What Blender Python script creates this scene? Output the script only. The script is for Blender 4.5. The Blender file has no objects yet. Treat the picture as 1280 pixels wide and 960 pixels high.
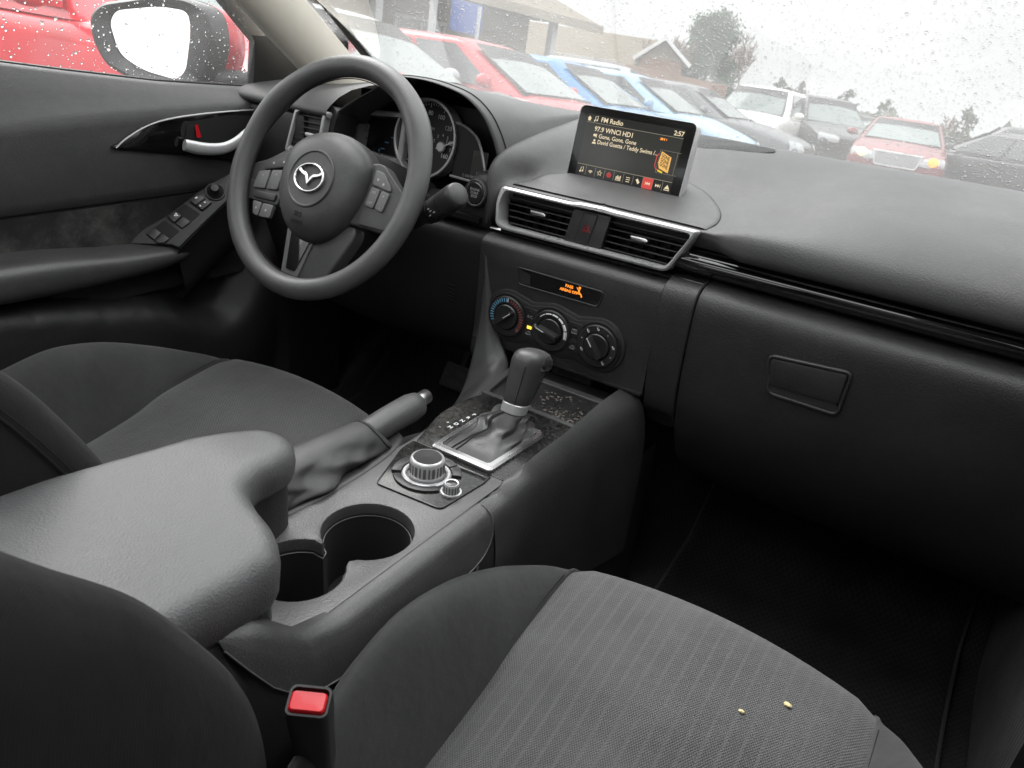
import bpy, bmesh, math, random
import numpy as np
from mathutils import Vector, Matrix
from math import radians as R, sin, cos, pi, sqrt
random.seed(7)
sc = bpy.context.scene
COL = sc.collection
V = Vector

# ------------------------------------------------------------------ camera model (metres: x right, y towards the bonnet, z up)
CAM = V((0.4880301, -0.82692745, 0.93562858))
CR = V((0.83338443, 0.54195158, 0.10843838))
CU = V((-0.31564721, 0.30534534, 0.89830271))
CF = V((-0.45369289, 0.78285976, -0.42578557))
FPX = 953.3866

def ray(px, py):
    return CF + CR * ((px - 640) / FPX) - CU * ((py - 480) / FPX)
def at(px, py, **k):
    ax, v = next(iter(k.items())); i = 'xyz'.index(ax); d = ray(px, py)
    return CAM + d * ((v - CAM[i]) / d[i])

class Fr:
    """local frame: o + a*u + b*v + c*n"""
    def __init__(s, o, u=(1, 0, 0), v=(0, 0, 1)):
        s.o = V(o); s.u = V(u).normalized(); s.v = V(v).normalized(); s.n = s.u.cross(s.v).normalized()
    def __call__(s, a, b, c=0.0):
        return s.o + s.u * a + s.v * b + s.n * c
def tilt(o, deg):
    return Fr(o, (1, 0, 0), (0, sin(R(deg)), cos(R(deg))))
XY = Fr((0, 0, 0), (1, 0, 0), (0, 1, 0))

# ------------------------------------------------------------------ mesh helpers
def lerp(a, b, t): return a + (b - a) * t
def sstep(a, b, x):
    t = min(1, max(0, (x - a) / (b - a))); return t * t * (3 - 2 * t)
def interp(x, pts):
    if x <= pts[0][0]: return pts[0][1]
    for (a, p), (b, q) in zip(pts, pts[1:]):
        if x <= b: return lerp(p, q, (x - a) / (b - a))
    return pts[-1][1]
def catmull(pts, n=8, closed=False):
    pts = [V(p) for p in pts]; out = []; m = len(pts)
    rng = range(m if closed else m - 1)
    for i in rng:
        g = (lambda k: pts[k % m]) if closed else (lambda k: pts[min(max(k, 0), m - 1)])
        p0, p1, p2, p3 = g(i - 1), g(i), g(i + 1), g(i + 2)
        for j in range(n):
            t = j / n
            out.append(0.5 * ((2 * p1) + (p2 - p0) * t + (2 * p0 - 5 * p1 + 4 * p2 - p3) * t * t + (3 * p1 - p0 - 3 * p2 + p3) * t ** 3))
    if not closed: out.append(pts[-1])
    return out

def BM(): return bmesh.new()
def merge(bm, tmp):
    me = bpy.data.meshes.new('tmp'); tmp.to_mesh(me); tmp.free(); bm.from_mesh(me); bpy.data.meshes.remove(me)

def box(bm, c, s, F=XY, bev=0.0, seg=2):
    t = BM(); bmesh.ops.create_cube(t, size=1)
    for v in t.verts: v.co = V((v.co.x * s[0], v.co.y * s[1], v.co.z * s[2]))
    if bev: bmesh.ops.bevel(t, geom=t.edges[:], offset=bev, segments=seg, profile=.5, affect='EDGES')
    for v in t.verts: v.co = F(v.co.x + c[0], v.co.y + c[1], v.co.z + c[2])
    merge(bm, t); return bm

def prism(bm, poly, F, c0, c1, bev=0.0, seg=2, front=True):
    """polygon (a,b) extruded from c0 to c1 along the frame's n; bevels the c1 rim"""
    t = BM()
    lo = [t.verts.new((a, b, c0)) for a, b in poly]; hi = [t.verts.new((a, b, c1)) for a, b in poly]
    n = len(poly)
    t.faces.new(lo[::-1]); f = t.faces.new(hi)
    for i in range(n): t.faces.new((lo[i], lo[(i + 1) % n], hi[(i + 1) % n], hi[i]))
    bmesh.ops.recalc_face_normals(t, faces=t.faces[:])
    if bev:
        bmesh.ops.bevel(t, geom=list(f.edges), offset=bev, segments=seg, profile=.5, affect='EDGES')
    for v in t.verts: v.co = F(*v.co)
    merge(bm, t); return bm

def rrect(w, h, r, n=5, cx=0, cy=0):
    out = []
    for (sx, sy, a0) in ((1, 1, 0), (-1, 1, 90), (-1, -1, 180), (1, -1, 270)):
        for i in range(n + 1):
            a = R(a0 + 90 * i / n); out.append((cx + sx * (w / 2 - r) + r * cos(a), cy + sy * (h / 2 - r) + r * sin(a)))
    return out
def circ(r, n=32, cx=0, cy=0, ry=None, a0=0):
    return [(cx + r * cos(2 * pi * i / n + a0), cy + (ry or r) * sin(2 * pi * i / n + a0)) for i in range(n)]
def rpoly(pts, r, n=4):
    """round the corners of a polygon"""
    out = []; m = len(pts)
    for i in range(m):
        p = V((*pts[i], 0)); a = V((*pts[i - 1], 0)); b = V((*pts[(i + 1) % m], 0))
        rr = r[i] if isinstance(r, (list, tuple)) else r
        if rr <= 0: out.append((p.x, p.y)); continue
        d1 = (a - p); d2 = (b - p); l = min(rr, d1.length * .45, d2.length * .45)
        s = p + d1.normalized() * l; e = p + d2.normalized() * l
        for k in range(n + 1):
            t = k / n; q = s * (1 - t) ** 2 + p * 2 * t * (1 - t) + e * t * t; out.append((q.x, q.y))
    return out
def off2(poly, d):
    """offset a simple polygon outward by d (positive = outward)"""
    m = len(poly); area = sum(poly[i - 1][0] * poly[i][1] - poly[i][0] * poly[i - 1][1] for i in range(m)); sg = 1 if area > 0 else -1
    out = []
    for i in range(m):
        p = V(poly[i]); a = V(poly[i - 1]); b = V(poly[(i + 1) % m])
        e1 = (p - a); e2 = (b - p)
        if e1.length < 1e-9: e1 = e2
        if e2.length < 1e-9: e2 = e1
        e1.normalize(); e2.normalize()
        n1 = V((e1.y, -e1.x)) * sg; n2 = V((e2.y, -e2.x)) * sg
        n = n1 + n2; n = n / max(.35, n.length_squared / 2) if n.length > 1e-6 else n1
        q = p + n * d; out.append((q.x, q.y))
    return out

def loft(bm, rings, closed=True, cap0=False, cap1=False, loop=False):
    vs = [[bm.verts.new(p) for p in r] for r in rings]; n = len(vs[0])
    prs = list(zip(vs, vs[1:])) + ([(vs[-1], vs[0])] if loop else [])
    for a, b in prs:
        for i in range(n if closed else n - 1):
            j = (i + 1) % n
            try: bm.faces.new((a[i], a[j], b[j], b[i]))
            except ValueError: pass
    if cap0: bm.faces.new(vs[0][::-1])
    if cap1: bm.faces.new(vs[-1])
    return bm
def grid(bm, rows): return loft(bm, rows, closed=False)

def tube(bm, pts, rad, seg=10, closed=False, cap=True, flat=None):
    """tube along a path; rad number or list; flat=(axis vector, factor) squashes the section along an axis"""
    pts = [V(p) for p in pts]; n = len(pts); rings = []
    up = None
    for i, p in enumerate(pts):
        if closed: d = (pts[(i + 1) % n] - pts[i - 1]).normalized()
        else: d = (pts[min(i + 1, n - 1)] - pts[max(i - 1, 0)]).normalized()
        if up is None: up = d.orthogonal().normalized()
        up = (up - d * up.dot(d)).normalized(); w = d.cross(up)
        r = rad[i] if isinstance(rad, (list, tuple)) else rad
        ring = []
        for k in range(seg):
            a = 2 * pi * k / seg; o = up * (r * cos(a)) + w * (r * sin(a))
            if flat: ax = V(flat[0]); o = o - ax * o.dot(ax) * (1 - flat[1])
            ring.append(p + o)
        rings.append(ring)
    loft(bm, rings, True, cap and not closed, cap and not closed, closed); return bm

def lathe(bm, prof, F, seg=32, cap0=False, cap1=False, ca=0, cb=0):
    rings = [[F(ca + r * cos(2 * pi * k / seg), cb + r * sin(2 * pi * k / seg), h) for k in range(seg)] for r, h in prof]
    loft(bm, rings, True, cap0, cap1); return bm

def extrude_ring(bm, outer, inner, F, c0, c1, bev=0.0, cin=None):
    """frame between two polygons of equal length (a,b)"""
    n = len(outer); b = bev
    o2 = off2(outer, -b) if b else outer; i2 = off2(inner, b) if b else inner
    rings = [[F(*p, c0) for p in outer], [F(*p, c1 - b) for p in outer]]
    if b: rings.append([F(*p, c1) for p in o2]); rings.append([F(*p, c1) for p in i2])
    rings.append([F(*p, c1 - b if cin is None else cin) for p in inner]); rings.append([F(*p, c0) for p in inner])
    loft(bm, rings, True, loop=True); return bm

def fill2d(bm, outlines, F, c):
    """flat polygon with holes (a,b) at level c"""
    t = BM(); es = []
    for o in outlines:
        vs = [t.verts.new((a, b, c)) for a, b in o]
        es += [t.edges.new((vs[i], vs[(i + 1) % len(vs)])) for i in range(len(vs))]
    bmesh.ops.triangle_fill(t, use_beauty=True, use_dissolve=False, edges=es, normal=(0, 0, 1))
    for v in t.verts: v.co = F(*v.co)
    merge(bm, t); return bm

OFF = {}
def obj(name, bm, mat, parent=None, smooth=True, sub=0, ang=40, label=None, solid=0.0, bev=0.0, kind=None, recalc=True, wn=False):
    if recalc: bmesh.ops.recalc_face_normals(bm, faces=bm.faces[:])
    me = bpy.data.meshes.new(name)
    off = OFF.get(parent.name, V((0, 0, 0))) if parent else V((0, 0, 0))
    if off.length: bmesh.ops.translate(bm, verts=bm.verts[:], vec=-off)
    bm.to_mesh(me); bm.free()
    if smooth:
        me.polygons.foreach_set('use_smooth', [True] * len(me.polygons))
        if not sub and ang < 180: me.set_sharp_from_angle(angle=R(ang))
    o = bpy.data.objects.new(name, me); COL.objects.link(o)
    for m in (mat if isinstance(mat, (list, tuple)) else [mat]): me.materials.append(m)
    if parent: o.parent = parent; OFF[o.name] = off
    if solid:
        md = o.modifiers.new('solid', 'SOLIDIFY'); md.thickness = solid; md.offset = -1
    if bev:
        md = o.modifiers.new('bev', 'BEVEL'); md.width = bev; md.segments = 2; md.limit_method = 'ANGLE'; md.angle_limit = R(35)
    if sub:
        md = o.modifiers.new('sub', 'SUBSURF'); md.levels = md.render_levels = sub
    if label: o['label'] = label
    if kind: o['kind'] = kind
    return o

def thing(name, label, cat, loc=(0, 0, 0), group=None):
    o = bpy.data.objects.new(name, None); COL.objects.link(o); o.location = loc; o.empty_display_size = .05
    o['label'] = label; o['category'] = cat
    if group: o['group'] = group
    OFF[o.name] = V(loc); return o
def tag(o, label, cat, group=None):
    o['label'] = label; o['category'] = cat
    if group: o['group'] = group
    return o
def text(bm, s, F, a, b, c, size, align='LEFT', ext=0.0, sx=1.0, bold=0.0, shear=0.0):
    cu = bpy.data.curves.new('t', 'FONT'); cu.body = s; cu.size = size; cu.align_x = align; cu.align_y = 'CENTER'; cu.extrude = ext; cu.offset = bold; cu.shear = shear
    cu.resolution_u = 3
    o = bpy.data.objects.new('t', cu); COL.objects.link(o)
    dg = bpy.context.evaluated_depsgraph_get(); me = bpy.data.meshes.new_from_object(o.evaluated_get(dg))
    t = BM(); t.from_mesh(me)
    for v in t.verts: v.co = F(a + v.co.x * sx, b + v.co.y, c + v.co.z)
    merge(bm, t); bpy.data.meshes.remove(me); bpy.data.objects.remove(o); bpy.data.curves.remove(cu); return bm
def flat(bm, poly, F, c):
    """single sheet polygon"""
    t = BM(); vs = [t.verts.new((a, b, c)) for a, b in poly]; f = t.faces.new(vs)
    bmesh.ops.triangulate(t, faces=[f])
    for v in t.verts: v.co = F(*v.co)
    merge(bm, t); return bm

# ------------------------------------------------------------------ materials
def nt(name):
    m = bpy.data.materials.new(name); m.use_nodes = True
    t = m.node_tree; b = t.nodes['Principled BSDF']; return m, t, b
def N(t, typ, **k):
    n = t.nodes.new(typ)
    for a, v in k.items():
        if a in n.inputs: n.inputs[a].default_value = v
        else: setattr(n, a, v)
    return n
def L(t, a, b): t.links.new(a, b)
def ramp(t, src, stops):
    r = N(t, 'ShaderNodeValToRGB'); e = r.color_ramp.elements
    while len(e) < len(stops): e.new(.5)
    for i, (p, c) in enumerate(stops): e[i].position = p; e[i].color = (*c, 1) if len(c) == 3 else c
    L(t, src, r.inputs[0]); return r
def g3(v): return (v, v, v)

def plastic(name, col, rough=.5, grain=900, bump=.15, dust=.0, spec=.5, mottle=.25, dist=.0004, metal=0.0, coat=0.0, dustscale=60, speck=0.0):
    m, t, b = nt(name)
    tc = N(t, 'ShaderNodeTexCoord'); co = tc.outputs['Object']
    col = col if isinstance(col, tuple) else g3(col)
    big = N(t, 'ShaderNodeTexNoise', Scale=9.0, Detail=6.0, Roughness=.65); L(t, co, big.inputs['Vector'])
    r1 = ramp(t, big.outputs['Fac'], [(.3, tuple(c * (1 - mottle) for c in col)), (.7, tuple(c * (1 + mottle) for c in col))])
    out = r1.outputs[0]
    if dust:
        d = N(t, 'ShaderNodeTexNoise', Scale=float(dustscale), Detail=8.0, Roughness=.8); L(t, co, d.inputs['Vector'])
        d2 = N(t, 'ShaderNodeTexNoise', Scale=6.0, Detail=3.0); L(t, co, d2.inputs['Vector'])
        mul = N(t, 'ShaderNodeMath', operation='MULTIPLY'); L(t, d.outputs[0], mul.inputs[0]); L(t, d2.outputs[0], mul.inputs[1])
        rr = ramp(t, mul.outputs[0], [(.22, g3(0)), (.42, g3(dust))])
        mx = N(t, 'ShaderNodeMix', data_type='RGBA'); L(t, rr.outputs[0], mx.inputs[0]); L(t, out, mx.inputs[6]); mx.inputs[7].default_value = (.22, .21, .195, 1)
        out = mx.outputs[2]
    if speck:
        vo = N(t, 'ShaderNodeTexVoronoi', Scale=330.0); L(t, co, vo.inputs['Vector'])
        wn = N(t, 'ShaderNodeTexNoise', Scale=25.0, Detail=2.0); L(t, co, wn.inputs['Vector'])
        sub = N(t, 'ShaderNodeMath', operation='MULTIPLY_ADD'); L(t, wn.outputs[0], sub.inputs[0]); sub.inputs[1].default_value = -.35; L(t, vo.outputs['Distance'], sub.inputs[2])
        rr = ramp(t, sub.outputs[0], [(0.0, g3(speck)), (.03, g3(0))])
        mx = N(t, 'ShaderNodeMix', data_type='RGBA'); L(t, rr.outputs[0], mx.inputs[0]); L(t, out, mx.inputs[6]); mx.inputs[7].default_value = (.35, .34, .31, 1)
        out = mx.outputs[2]
    L(t, out, b.inputs['Base Color'])
    rr = ramp(t, big.outputs['Fac'], [(.3, g3(max(.03, rough - .08))), (.7, g3(min(1, rough + .08)))]); L(t, rr.outputs[0], b.inputs['Roughness'])
    b.inputs['Metallic'].default_value = metal; b.inputs['Specular IOR Level'].default_value = spec
    b.inputs['Coat Weight'].default_value = coat; b.inputs['Coat Roughness'].default_value = .04
    if bump:
        vo = N(t, 'ShaderNodeTexVoronoi', Scale=float(grain), Randomness=1.0); L(t, co, vo.inputs['Vector'])
        nn = N(t, 'ShaderNodeTexNoise', Scale=float(grain) * .8, Detail=2.0); L(t, co, nn.inputs['Vector'])
        ad = N(t, 'ShaderNodeMath', operation='ADD'); L(t, vo.outputs['Distance'], ad.inputs[0]); L(t, nn.outputs[0], ad.inputs[1])
        bp = N(t, 'ShaderNodeBump', Strength=bump, Distance=dist); L(t, ad.outputs[0], bp.inputs['Height']); L(t, bp.outputs[0], b.inputs['Normal'])
    return m
def simple(name, col, rough=.5, metal=0, emit=None, es=1.0, coat=0, spec=.5):
    m, t, b = nt(name); col = col if isinstance(col, tuple) else g3(col)
    b.inputs['Base Color'].default_value = (*col, 1); b.inputs['Roughness'].default_value = rough; b.inputs['Metallic'].default_value = metal
    b.inputs['Coat Weight'].default_value = coat; b.inputs['Specular IOR Level'].default_value = spec
    if emit: b.inputs['Emission Color'].default_value = (*emit, 1); b.inputs['Emission Strength'].default_value = es
    return m
def fabric(name, col, weave=420, bump=.6, stripe=None, stripecol=.5, rough=.85, mottle=.25, sheen=.25, wcon=.45):
    m, t, b = nt(name); col = col if isinstance(col, tuple) else g3(col)
    tc = N(t, 'ShaderNodeTexCoord'); co = tc.outputs['Object']
    sep = N(t, 'ShaderNodeSeparateXYZ'); L(t, co, sep.inputs[0])
    big = N(t, 'ShaderNodeTexNoise', Scale=12.0, Detail=5.0, Roughness=.6); L(t, co, big.inputs['Vector'])
    r1 = ramp(t, big.outputs['Fac'], [(.3, tuple(c * (1 - mottle) for c in col)), (.7, tuple(c * (1 + mottle) for c in col))]); out = r1.outputs[0]
    # woven cells: staggered sine weave in x / y
    mx = N(t, 'ShaderNodeMath', operation='MULTIPLY'); L(t, sep.outputs[0], mx.inputs[0]); mx.inputs[1].default_value = weave * 2 * pi / 2
    my = N(t, 'ShaderNodeMath', operation='MULTIPLY'); L(t, sep.outputs[1], my.inputs[0]); my.inputs[1].default_value = weave * 2 * pi / 2.6
    sx = N(t, 'ShaderNodeMath', operation='SINE'); L(t, mx.outputs[0], sx.inputs[0])
    sy = N(t, 'ShaderNodeMath', operation='SINE'); L(t, my.outputs[0], sy.inputs[0])
    w = N(t, 'ShaderNodeMath', operation='MULTIPLY'); L(t, sx.outputs[0], w.inputs[0]); L(t, sy.outputs[0], w.inputs[1])
    ns = N(t, 'ShaderNodeTexNoise', Scale=900.0, Detail=2.0); L(t, co, ns.inputs['Vector'])
    h = N(t, 'ShaderNodeMath', operation='MULTIPLY_ADD'); L(t, w.outputs[0], h.inputs[0]); h.inputs[1].default_value = .5; L(t, ns.outputs[0], h.inputs[2])
    hh = h.outputs[0]
    cv = N(t, 'ShaderNodeMapRange'); L(t, w.outputs[0], cv.inputs[0]); cv.inputs[1].default_value = -1; cv.inputs[2].default_value = 1; cv.inputs[3].default_value = 1 - wcon; cv.inputs[4].default_value = 1 + wcon
    mu = N(t, 'ShaderNodeMix', data_type='RGBA', blend_type='MULTIPLY'); mu.inputs[0].default_value = 1.0; L(t, out, mu.inputs[6]); L(t, cv.outputs[0], mu.inputs[7]); out = mu.outputs[2]
    if stripe:
        md = N(t, 'ShaderNodeMath', operation='MODULO'); ad = N(t, 'ShaderNodeMath', operation='ADD'); L(t, sep.outputs[0], ad.inputs[0]); ad.inputs[1].default_value = 5.0
        L(t, ad.outputs[0], md.inputs[0]); md.inputs[1].default_value = stripe[0]
        lt = N(t, 'ShaderNodeMath', operation='LESS_THAN'); L(t, md.outputs[0], lt.inputs[0]); lt.inputs[1].default_value = stripe[1]
        m2 = N(t, 'ShaderNodeMix', data_type='RGBA'); L(t, lt.outputs[0], m2.inputs[0]); L(t, out, m2.inputs[6]); m2.inputs[7].default_value = (*[c * stripecol for c in col], 1); out = m2.outputs[2]
        hs = N(t, 'ShaderNodeMath', operation='MULTIPLY_ADD'); L(t, lt.outputs[0], hs.inputs[0]); hs.inputs[1].default_value = -1.2; L(t, hh, hs.inputs[2]); hh = hs.outputs[0]
    L(t, out, b.inputs['Base Color']); b.inputs['Roughness'].default_value = rough; b.inputs['Sheen Weight'].default_value = sheen; b.inputs['Sheen Roughness'].default_value = .5
    b.inputs['Specular IOR Level'].default_value = .25
    wr = N(t, 'ShaderNodeTexNoise', Scale=22.0, Detail=3.0); L(t, co, wr.inputs['Vector'])
    b1 = N(t, 'ShaderNodeBump', Strength=.25, Distance=.012); L(t, wr.outputs[0], b1.inputs['Height'])
    bp = N(t, 'ShaderNodeBump', Strength=bump, Distance=.0008); L(t, hh, bp.inputs['Height']); L(t, b1.outputs[0], bp.inputs['Normal']); L(t, bp.outputs[0], b.inputs['Normal'])
    return m
def thin_glass(name, tint, milk=0.0, spots=0.0):
    """thin pane: clear, with fresnel reflection and an optional film of mist that scatters light"""
    m, t, b = nt(name); t.nodes.remove(b); out = t.nodes['Material Output']
    tr = N(t, 'ShaderNodeBsdfTransparent'); tr.inputs[0].default_value = (*tint, 1)
    gl = N(t, 'ShaderNodeBsdfGlossy'); gl.inputs['Roughness'].default_value = .02
    fr = N(t, 'ShaderNodeFresnel'); fr.inputs[0].default_value = 1.45
    cl = N(t, 'ShaderNodeMath', operation='MULTIPLY'); L(t, fr.outputs[0], cl.inputs[0]); cl.inputs[1].default_value = .55
    mx = N(t, 'ShaderNodeMixShader'); L(t, cl.outputs[0], mx.inputs[0]); L(t, tr.outputs[0], mx.inputs[1]); L(t, gl.outputs[0], mx.inputs[2])
    last = mx
    if milk:
        tl = N(t, 'ShaderNodeBsdfTranslucent'); tl.inputs[0].default_value = (.93, .92, .89, 1)
        tc = N(t, 'ShaderNodeTexCoord'); no = N(t, 'ShaderNodeTexNoise', Scale=5.0, Detail=5.0); L(t, tc.outputs['Object'], no.inputs['Vector'])
        rr = ramp(t, no.outputs[0], [(.3, g3(milk * .7)), (.7, g3(milk * 1.3))])
        m2 = N(t, 'ShaderNodeMixShader'); L(t, rr.outputs[0], m2.inputs[0]); L(t, last.outputs[0], m2.inputs[1]); L(t, tl.outputs[0], m2.inputs[2]); last = m2
    L(t, last.outputs[0], out.inputs[0]); return m
def water_mat():
    m, t, b = nt('rain_water')
    o_ = t.nodes['Material Output']; tr = N(t, 'ShaderNodeBsdfTransparent'); ms = N(t, 'ShaderNodeMixShader'); ms.inputs[0].default_value = .78; L(t, tr.outputs[0], ms.inputs[1]); L(t, b.outputs[0], ms.inputs[2]); L(t, ms.outputs[0], o_.inputs[0])
    b.inputs['Base Color'].default_value = (1, 1, 1, 1); b.inputs['Transmission Weight'].default_value = 1; b.inputs['IOR'].default_value = 1.33; b.inputs['Roughness'].default_value = 0.0
    return m
def carpaint(name, col, rough=.32):
    m, t, b = nt(name); b.inputs['Base Color'].default_value = (*col, 1); b.inputs['Roughness'].default_value = rough; b.inputs['Coat Weight'].default_value = .4; b.inputs['Coat Roughness'].default_value = .06
    tc = N(t, 'ShaderNodeTexCoord'); no = N(t, 'ShaderNodeTexNoise', Scale=3.0, Detail=6.0); L(t, tc.outputs['Object'], no.inputs['Vector'])
    r1 = ramp(t, no.outputs[0], [(.3, tuple(c * .85 for c in col)), (.7, tuple(min(1, c * 1.12) for c in col))]); L(t, r1.outputs[0], b.inputs['Base Color'])
    return m

M = {}
M['pad'] = plastic('dash_soft_vinyl', .062, .52, 480, .32, dust=.10, mottle=.12, dist=.0006, speck=.06)
M['hood'] = plastic('stitched_vinyl', .085, .55, 800, .4, dust=.12, mottle=.1)
M['dark'] = plastic('black_hard_plastic', .022, .48, 750, .35, dust=.05, mottle=.2)
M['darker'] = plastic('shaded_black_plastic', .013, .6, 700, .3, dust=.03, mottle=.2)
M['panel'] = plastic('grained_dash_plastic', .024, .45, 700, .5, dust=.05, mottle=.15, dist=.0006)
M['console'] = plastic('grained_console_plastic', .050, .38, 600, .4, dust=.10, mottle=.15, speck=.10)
M['wheel'] = plastic('wheel_urethane', .080, .42, 600, .5, dust=.06, mottle=.18)
M['cover'] = plastic('airbag_cover_plastic', .052, .46, 1100, .25, dust=.12, mottle=.2, speck=.08)
M['armrest'] = plastic('armrest_vinyl', .095, .42, 560, .5, dust=.14, mottle=.18, dist=.0006)
M['armrest2'] = plastic('knee_pad_vinyl', .040, .42, 560, .5, dust=.06, mottle=.15, dist=.0006)  # darker copy of the armrest vinyl, with the pad's shade in its colour
M['bootleather'] = plastic('gear_boot_leather', .030, .36, 700, .35, dust=.05, mottle=.2, dist=.0005)
M['insert'] = plastic('scuffed_door_vinyl', .030, .5, 700, .4, dust=.55, mottle=.25, dustscale=18)
M['matedge'] = simple('mat_edge_binding', .035, .8)
M['sidedark'] = plastic('console_side_shaded', .013, .6, 700, .3, dust=.06, mottle=.2)  # console plastic darkened: the flank's shade is put into the colour
M['leather'] = plastic('black_leather', .055, .38, 650, .4, dust=.06, mottle=.2, dist=.0005)
M['boot'] = plastic('brake_boot_vinyl', .034, .46, 900, .25, dust=.10, mottle=.25)
M['piano'] = plastic('dusty_gloss_black', .007, .17, 900, 0, dust=.30, mottle=.1, spec=.28, speck=.10, dustscale=150)
M['pianoclean'] = plastic('gloss_black_trim', .006, .08, 900, 0, dust=.03, mottle=.1, coat=.8)
M['bezel'] = simple('display_bezel_black', .006, .12, coat=.4)
M['satin'] = plastic('satin_silver', .58, .30, 900, 0, mottle=.06, metal=.45)
M['doortop'] = plastic('grained_door_vinyl', .060, .48, 500, .5, dust=.08, mottle=.2, dist=.0006)
M['chrome'] = plastic('bright_chrome', .62, .25, 900, 0, mottle=.06, metal=1.0)
M['knob'] = simple('dial_black', .02, .28, coat=.2)
M['switch'] = plastic('switch_black', .02, .4, 1500, .2, dust=.06)
M['switchgrey'] = plastic('switch_grey', .11, .42, 1500, .2, dust=.1)
M['slat'] = simple('vent_slat_black', .03, .38)
M['void'] = simple('unlit_black', .004, .8)
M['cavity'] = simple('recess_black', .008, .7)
M['cream'] = plastic('cream_pillar_trim', (.76, .71, .62), .7, 600, .15, dust=.0, mottle=.05)
M['rubber'] = simple('black_rubber', .012, .6)
M['carpet'] = fabric('black_carpet', .020, 260, .9, mottle=.5, rough=.95, sheen=.05)
M['mat'] = fabric('black_mat', .012, 200, .9, mottle=.4, rough=.95, sheen=.05)
M['seat'] = fabric('grey_striped_seat_cloth', .090, 720, .8, stripe=(.0158, .0034), stripecol=1.14, mottle=.14, wcon=.55)
M['seat2'] = fabric('grey_fine_lined_seat_cloth', .062, 420, .6, stripe=(.012, .0012), stripecol=.8, mottle=.12)
M['bolster'] = fabric('charcoal_bolster_cloth', .046, 1700, .3, wcon=.06, mottle=.18, sheen=.18)
M['backcloth'] = fabric('shaded_backrest_cloth', .010, 1700, .3, wcon=.05, mottle=.18, sheen=.04)  # cloth colour lowered to hold the shading of the backrests
M['white'] = simple('white_print', .75, .5)
M['grey_print'] = simple('grey_print', .35, .5)
M['warm'] = simple('lit_warm_text', .02, .4, emit=(1, .83, .55), es=.85)
M['orange'] = simple('lit_orange', .02, .4, emit=(1, .28, .03), es=1.6)
M['redlit'] = simple('lit_red', .02, .4, emit=(.85, .07, .06), es=.75)
M['yellowlit'] = simple('lit_amber', .02, .4, emit=(1, .62, .05), es=2.2)
M['screen'] = simple('lcd_glass', .012, .14, emit=(.05, .05, .043), es=.55)
M['screenbar'] = simple('lcd_bar', .012, .14, emit=(.035, .035, .033), es=.4)
M['line'] = simple('lcd_line', .02, .4, emit=(.9, .78, .55), es=.35)
M['art'] = simple('lcd_art', .02, .4, emit=(1, .55, .13), es=.9)
M['artdark'] = simple('lcd_art_dark', .02, .4, emit=(.03, .02, .01), es=1)
M['yellow'] = simple('lcd_yellow', .02, .4, emit=(1, .75, .02), es=.9)
M['red_plastic'] = simple('red_button', (.55, .008, .016), .32)
M['redmark'] = simple('red_mark', (.6, .02, .03), .4)
M['blueprint'] = simple('blue_tick', (.15, .4, .6), .5)
M['redprint'] = simple('dull_red_tick', (.35, .08, .08), .5)
M['crumb'] = simple('crumb', (.75, .62, .33), .8)
M['debris'] = plastic('grit', (.12, .10, .09), .8, 900, .3, mottle=.6)
M['cluster'] = simple('gauge_black', .006, .5)
M['windglass'] = thin_glass('wet_windscreen_glass', (.955, .96, .95), milk=.075)
M['sideglass'] = thin_glass('wet_side_glass', (.955, .96, .95), milk=.045)
M['water'] = water_mat()
M['mirror'] = simple('mirror_silver', .85, .02, metal=1.0)
M['mirrorhouse'] = plastic('mirror_housing_black', .03, .45, 600, .3, dust=.25, mottle=.4, dustscale=120)
# ================================================================== DASHBOARD
dash = thing('dashboard', 'wide black grained dashboard with chrome framed centre vents under the wet windscreen', 'dashboard', (0, .13, .45))

# ---- top pad: height field z(x, y)
def pad_profile(x):
    """list of (y, z) from the rolled lower lip forward to the windscreen base"""
    P = [(.168, .688), (.150, .690), (.143, .703), (.154, .728), (.198, .757), (.280, .780), (.380, .795), (.470, .800), (.560, .790), (.680, .762), (.80, .73)]
    C = [(.176, .690), (.172, .700), (.170, .708), (.174, .7135), (.215, .7185), (.280, .733), (.380, .770), (.470, .796), (.560, .790), (.680, .762), (.80, .73)]
    D = [(.190, .640), (.166, .643), (.158, .665), (.157, .705), (.166, .742), (.215, .766), (.380, .793), (.470, .800), (.560, .790), (.680, .762), (.80, .73)]
    out = []
    for i, (a, b, c) in enumerate(zip(P, C, D)):
        e = -.138 if i < 4 else (-.125 if i == 4 else (-.085 if i == 5 else -.03))
        s = sstep(-.170, e, x) * (1 - (sstep(.178, .24, x) if i < 4 else sstep(.17, .38, x))); d = 1 - sstep(-.170, e, x)
        out.append((lerp(lerp(a[0], b[0], s), c[0], d) if d > 0 else lerp(a[0], b[0], s), lerp(b[1], c[1], d) if x < 0 else lerp(a[1], b[1], s)))
    return out
def pad_z(x, y):
    p = pad_profile(x)[3:]
    return interp(y, p)
xs = [-.1785, -.177, -.172, -.165, -.158, -.150, -.145, -.140, -.134, -.128, -.12, -.10, -.08, -.03, .03, .09, .14, .17, .19, .21, .235, .26, .29, .34, .42, .5, .58, .65, .70, .735]
bm = BM(); rows = []
for x in xs:
    pr = catmull([(0, a, b) for a, b in pad_profile(x)], 4)
    rd = .012 * (1 - sstep(-.1785, -.163, x)) ** 2
    rows.append([V((x, p.y + rd, p.z - rd * .5)) for p in pr])
grid(bm, rows); obj('top_pad', bm, M['pad'], dash, ang=180)
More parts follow.
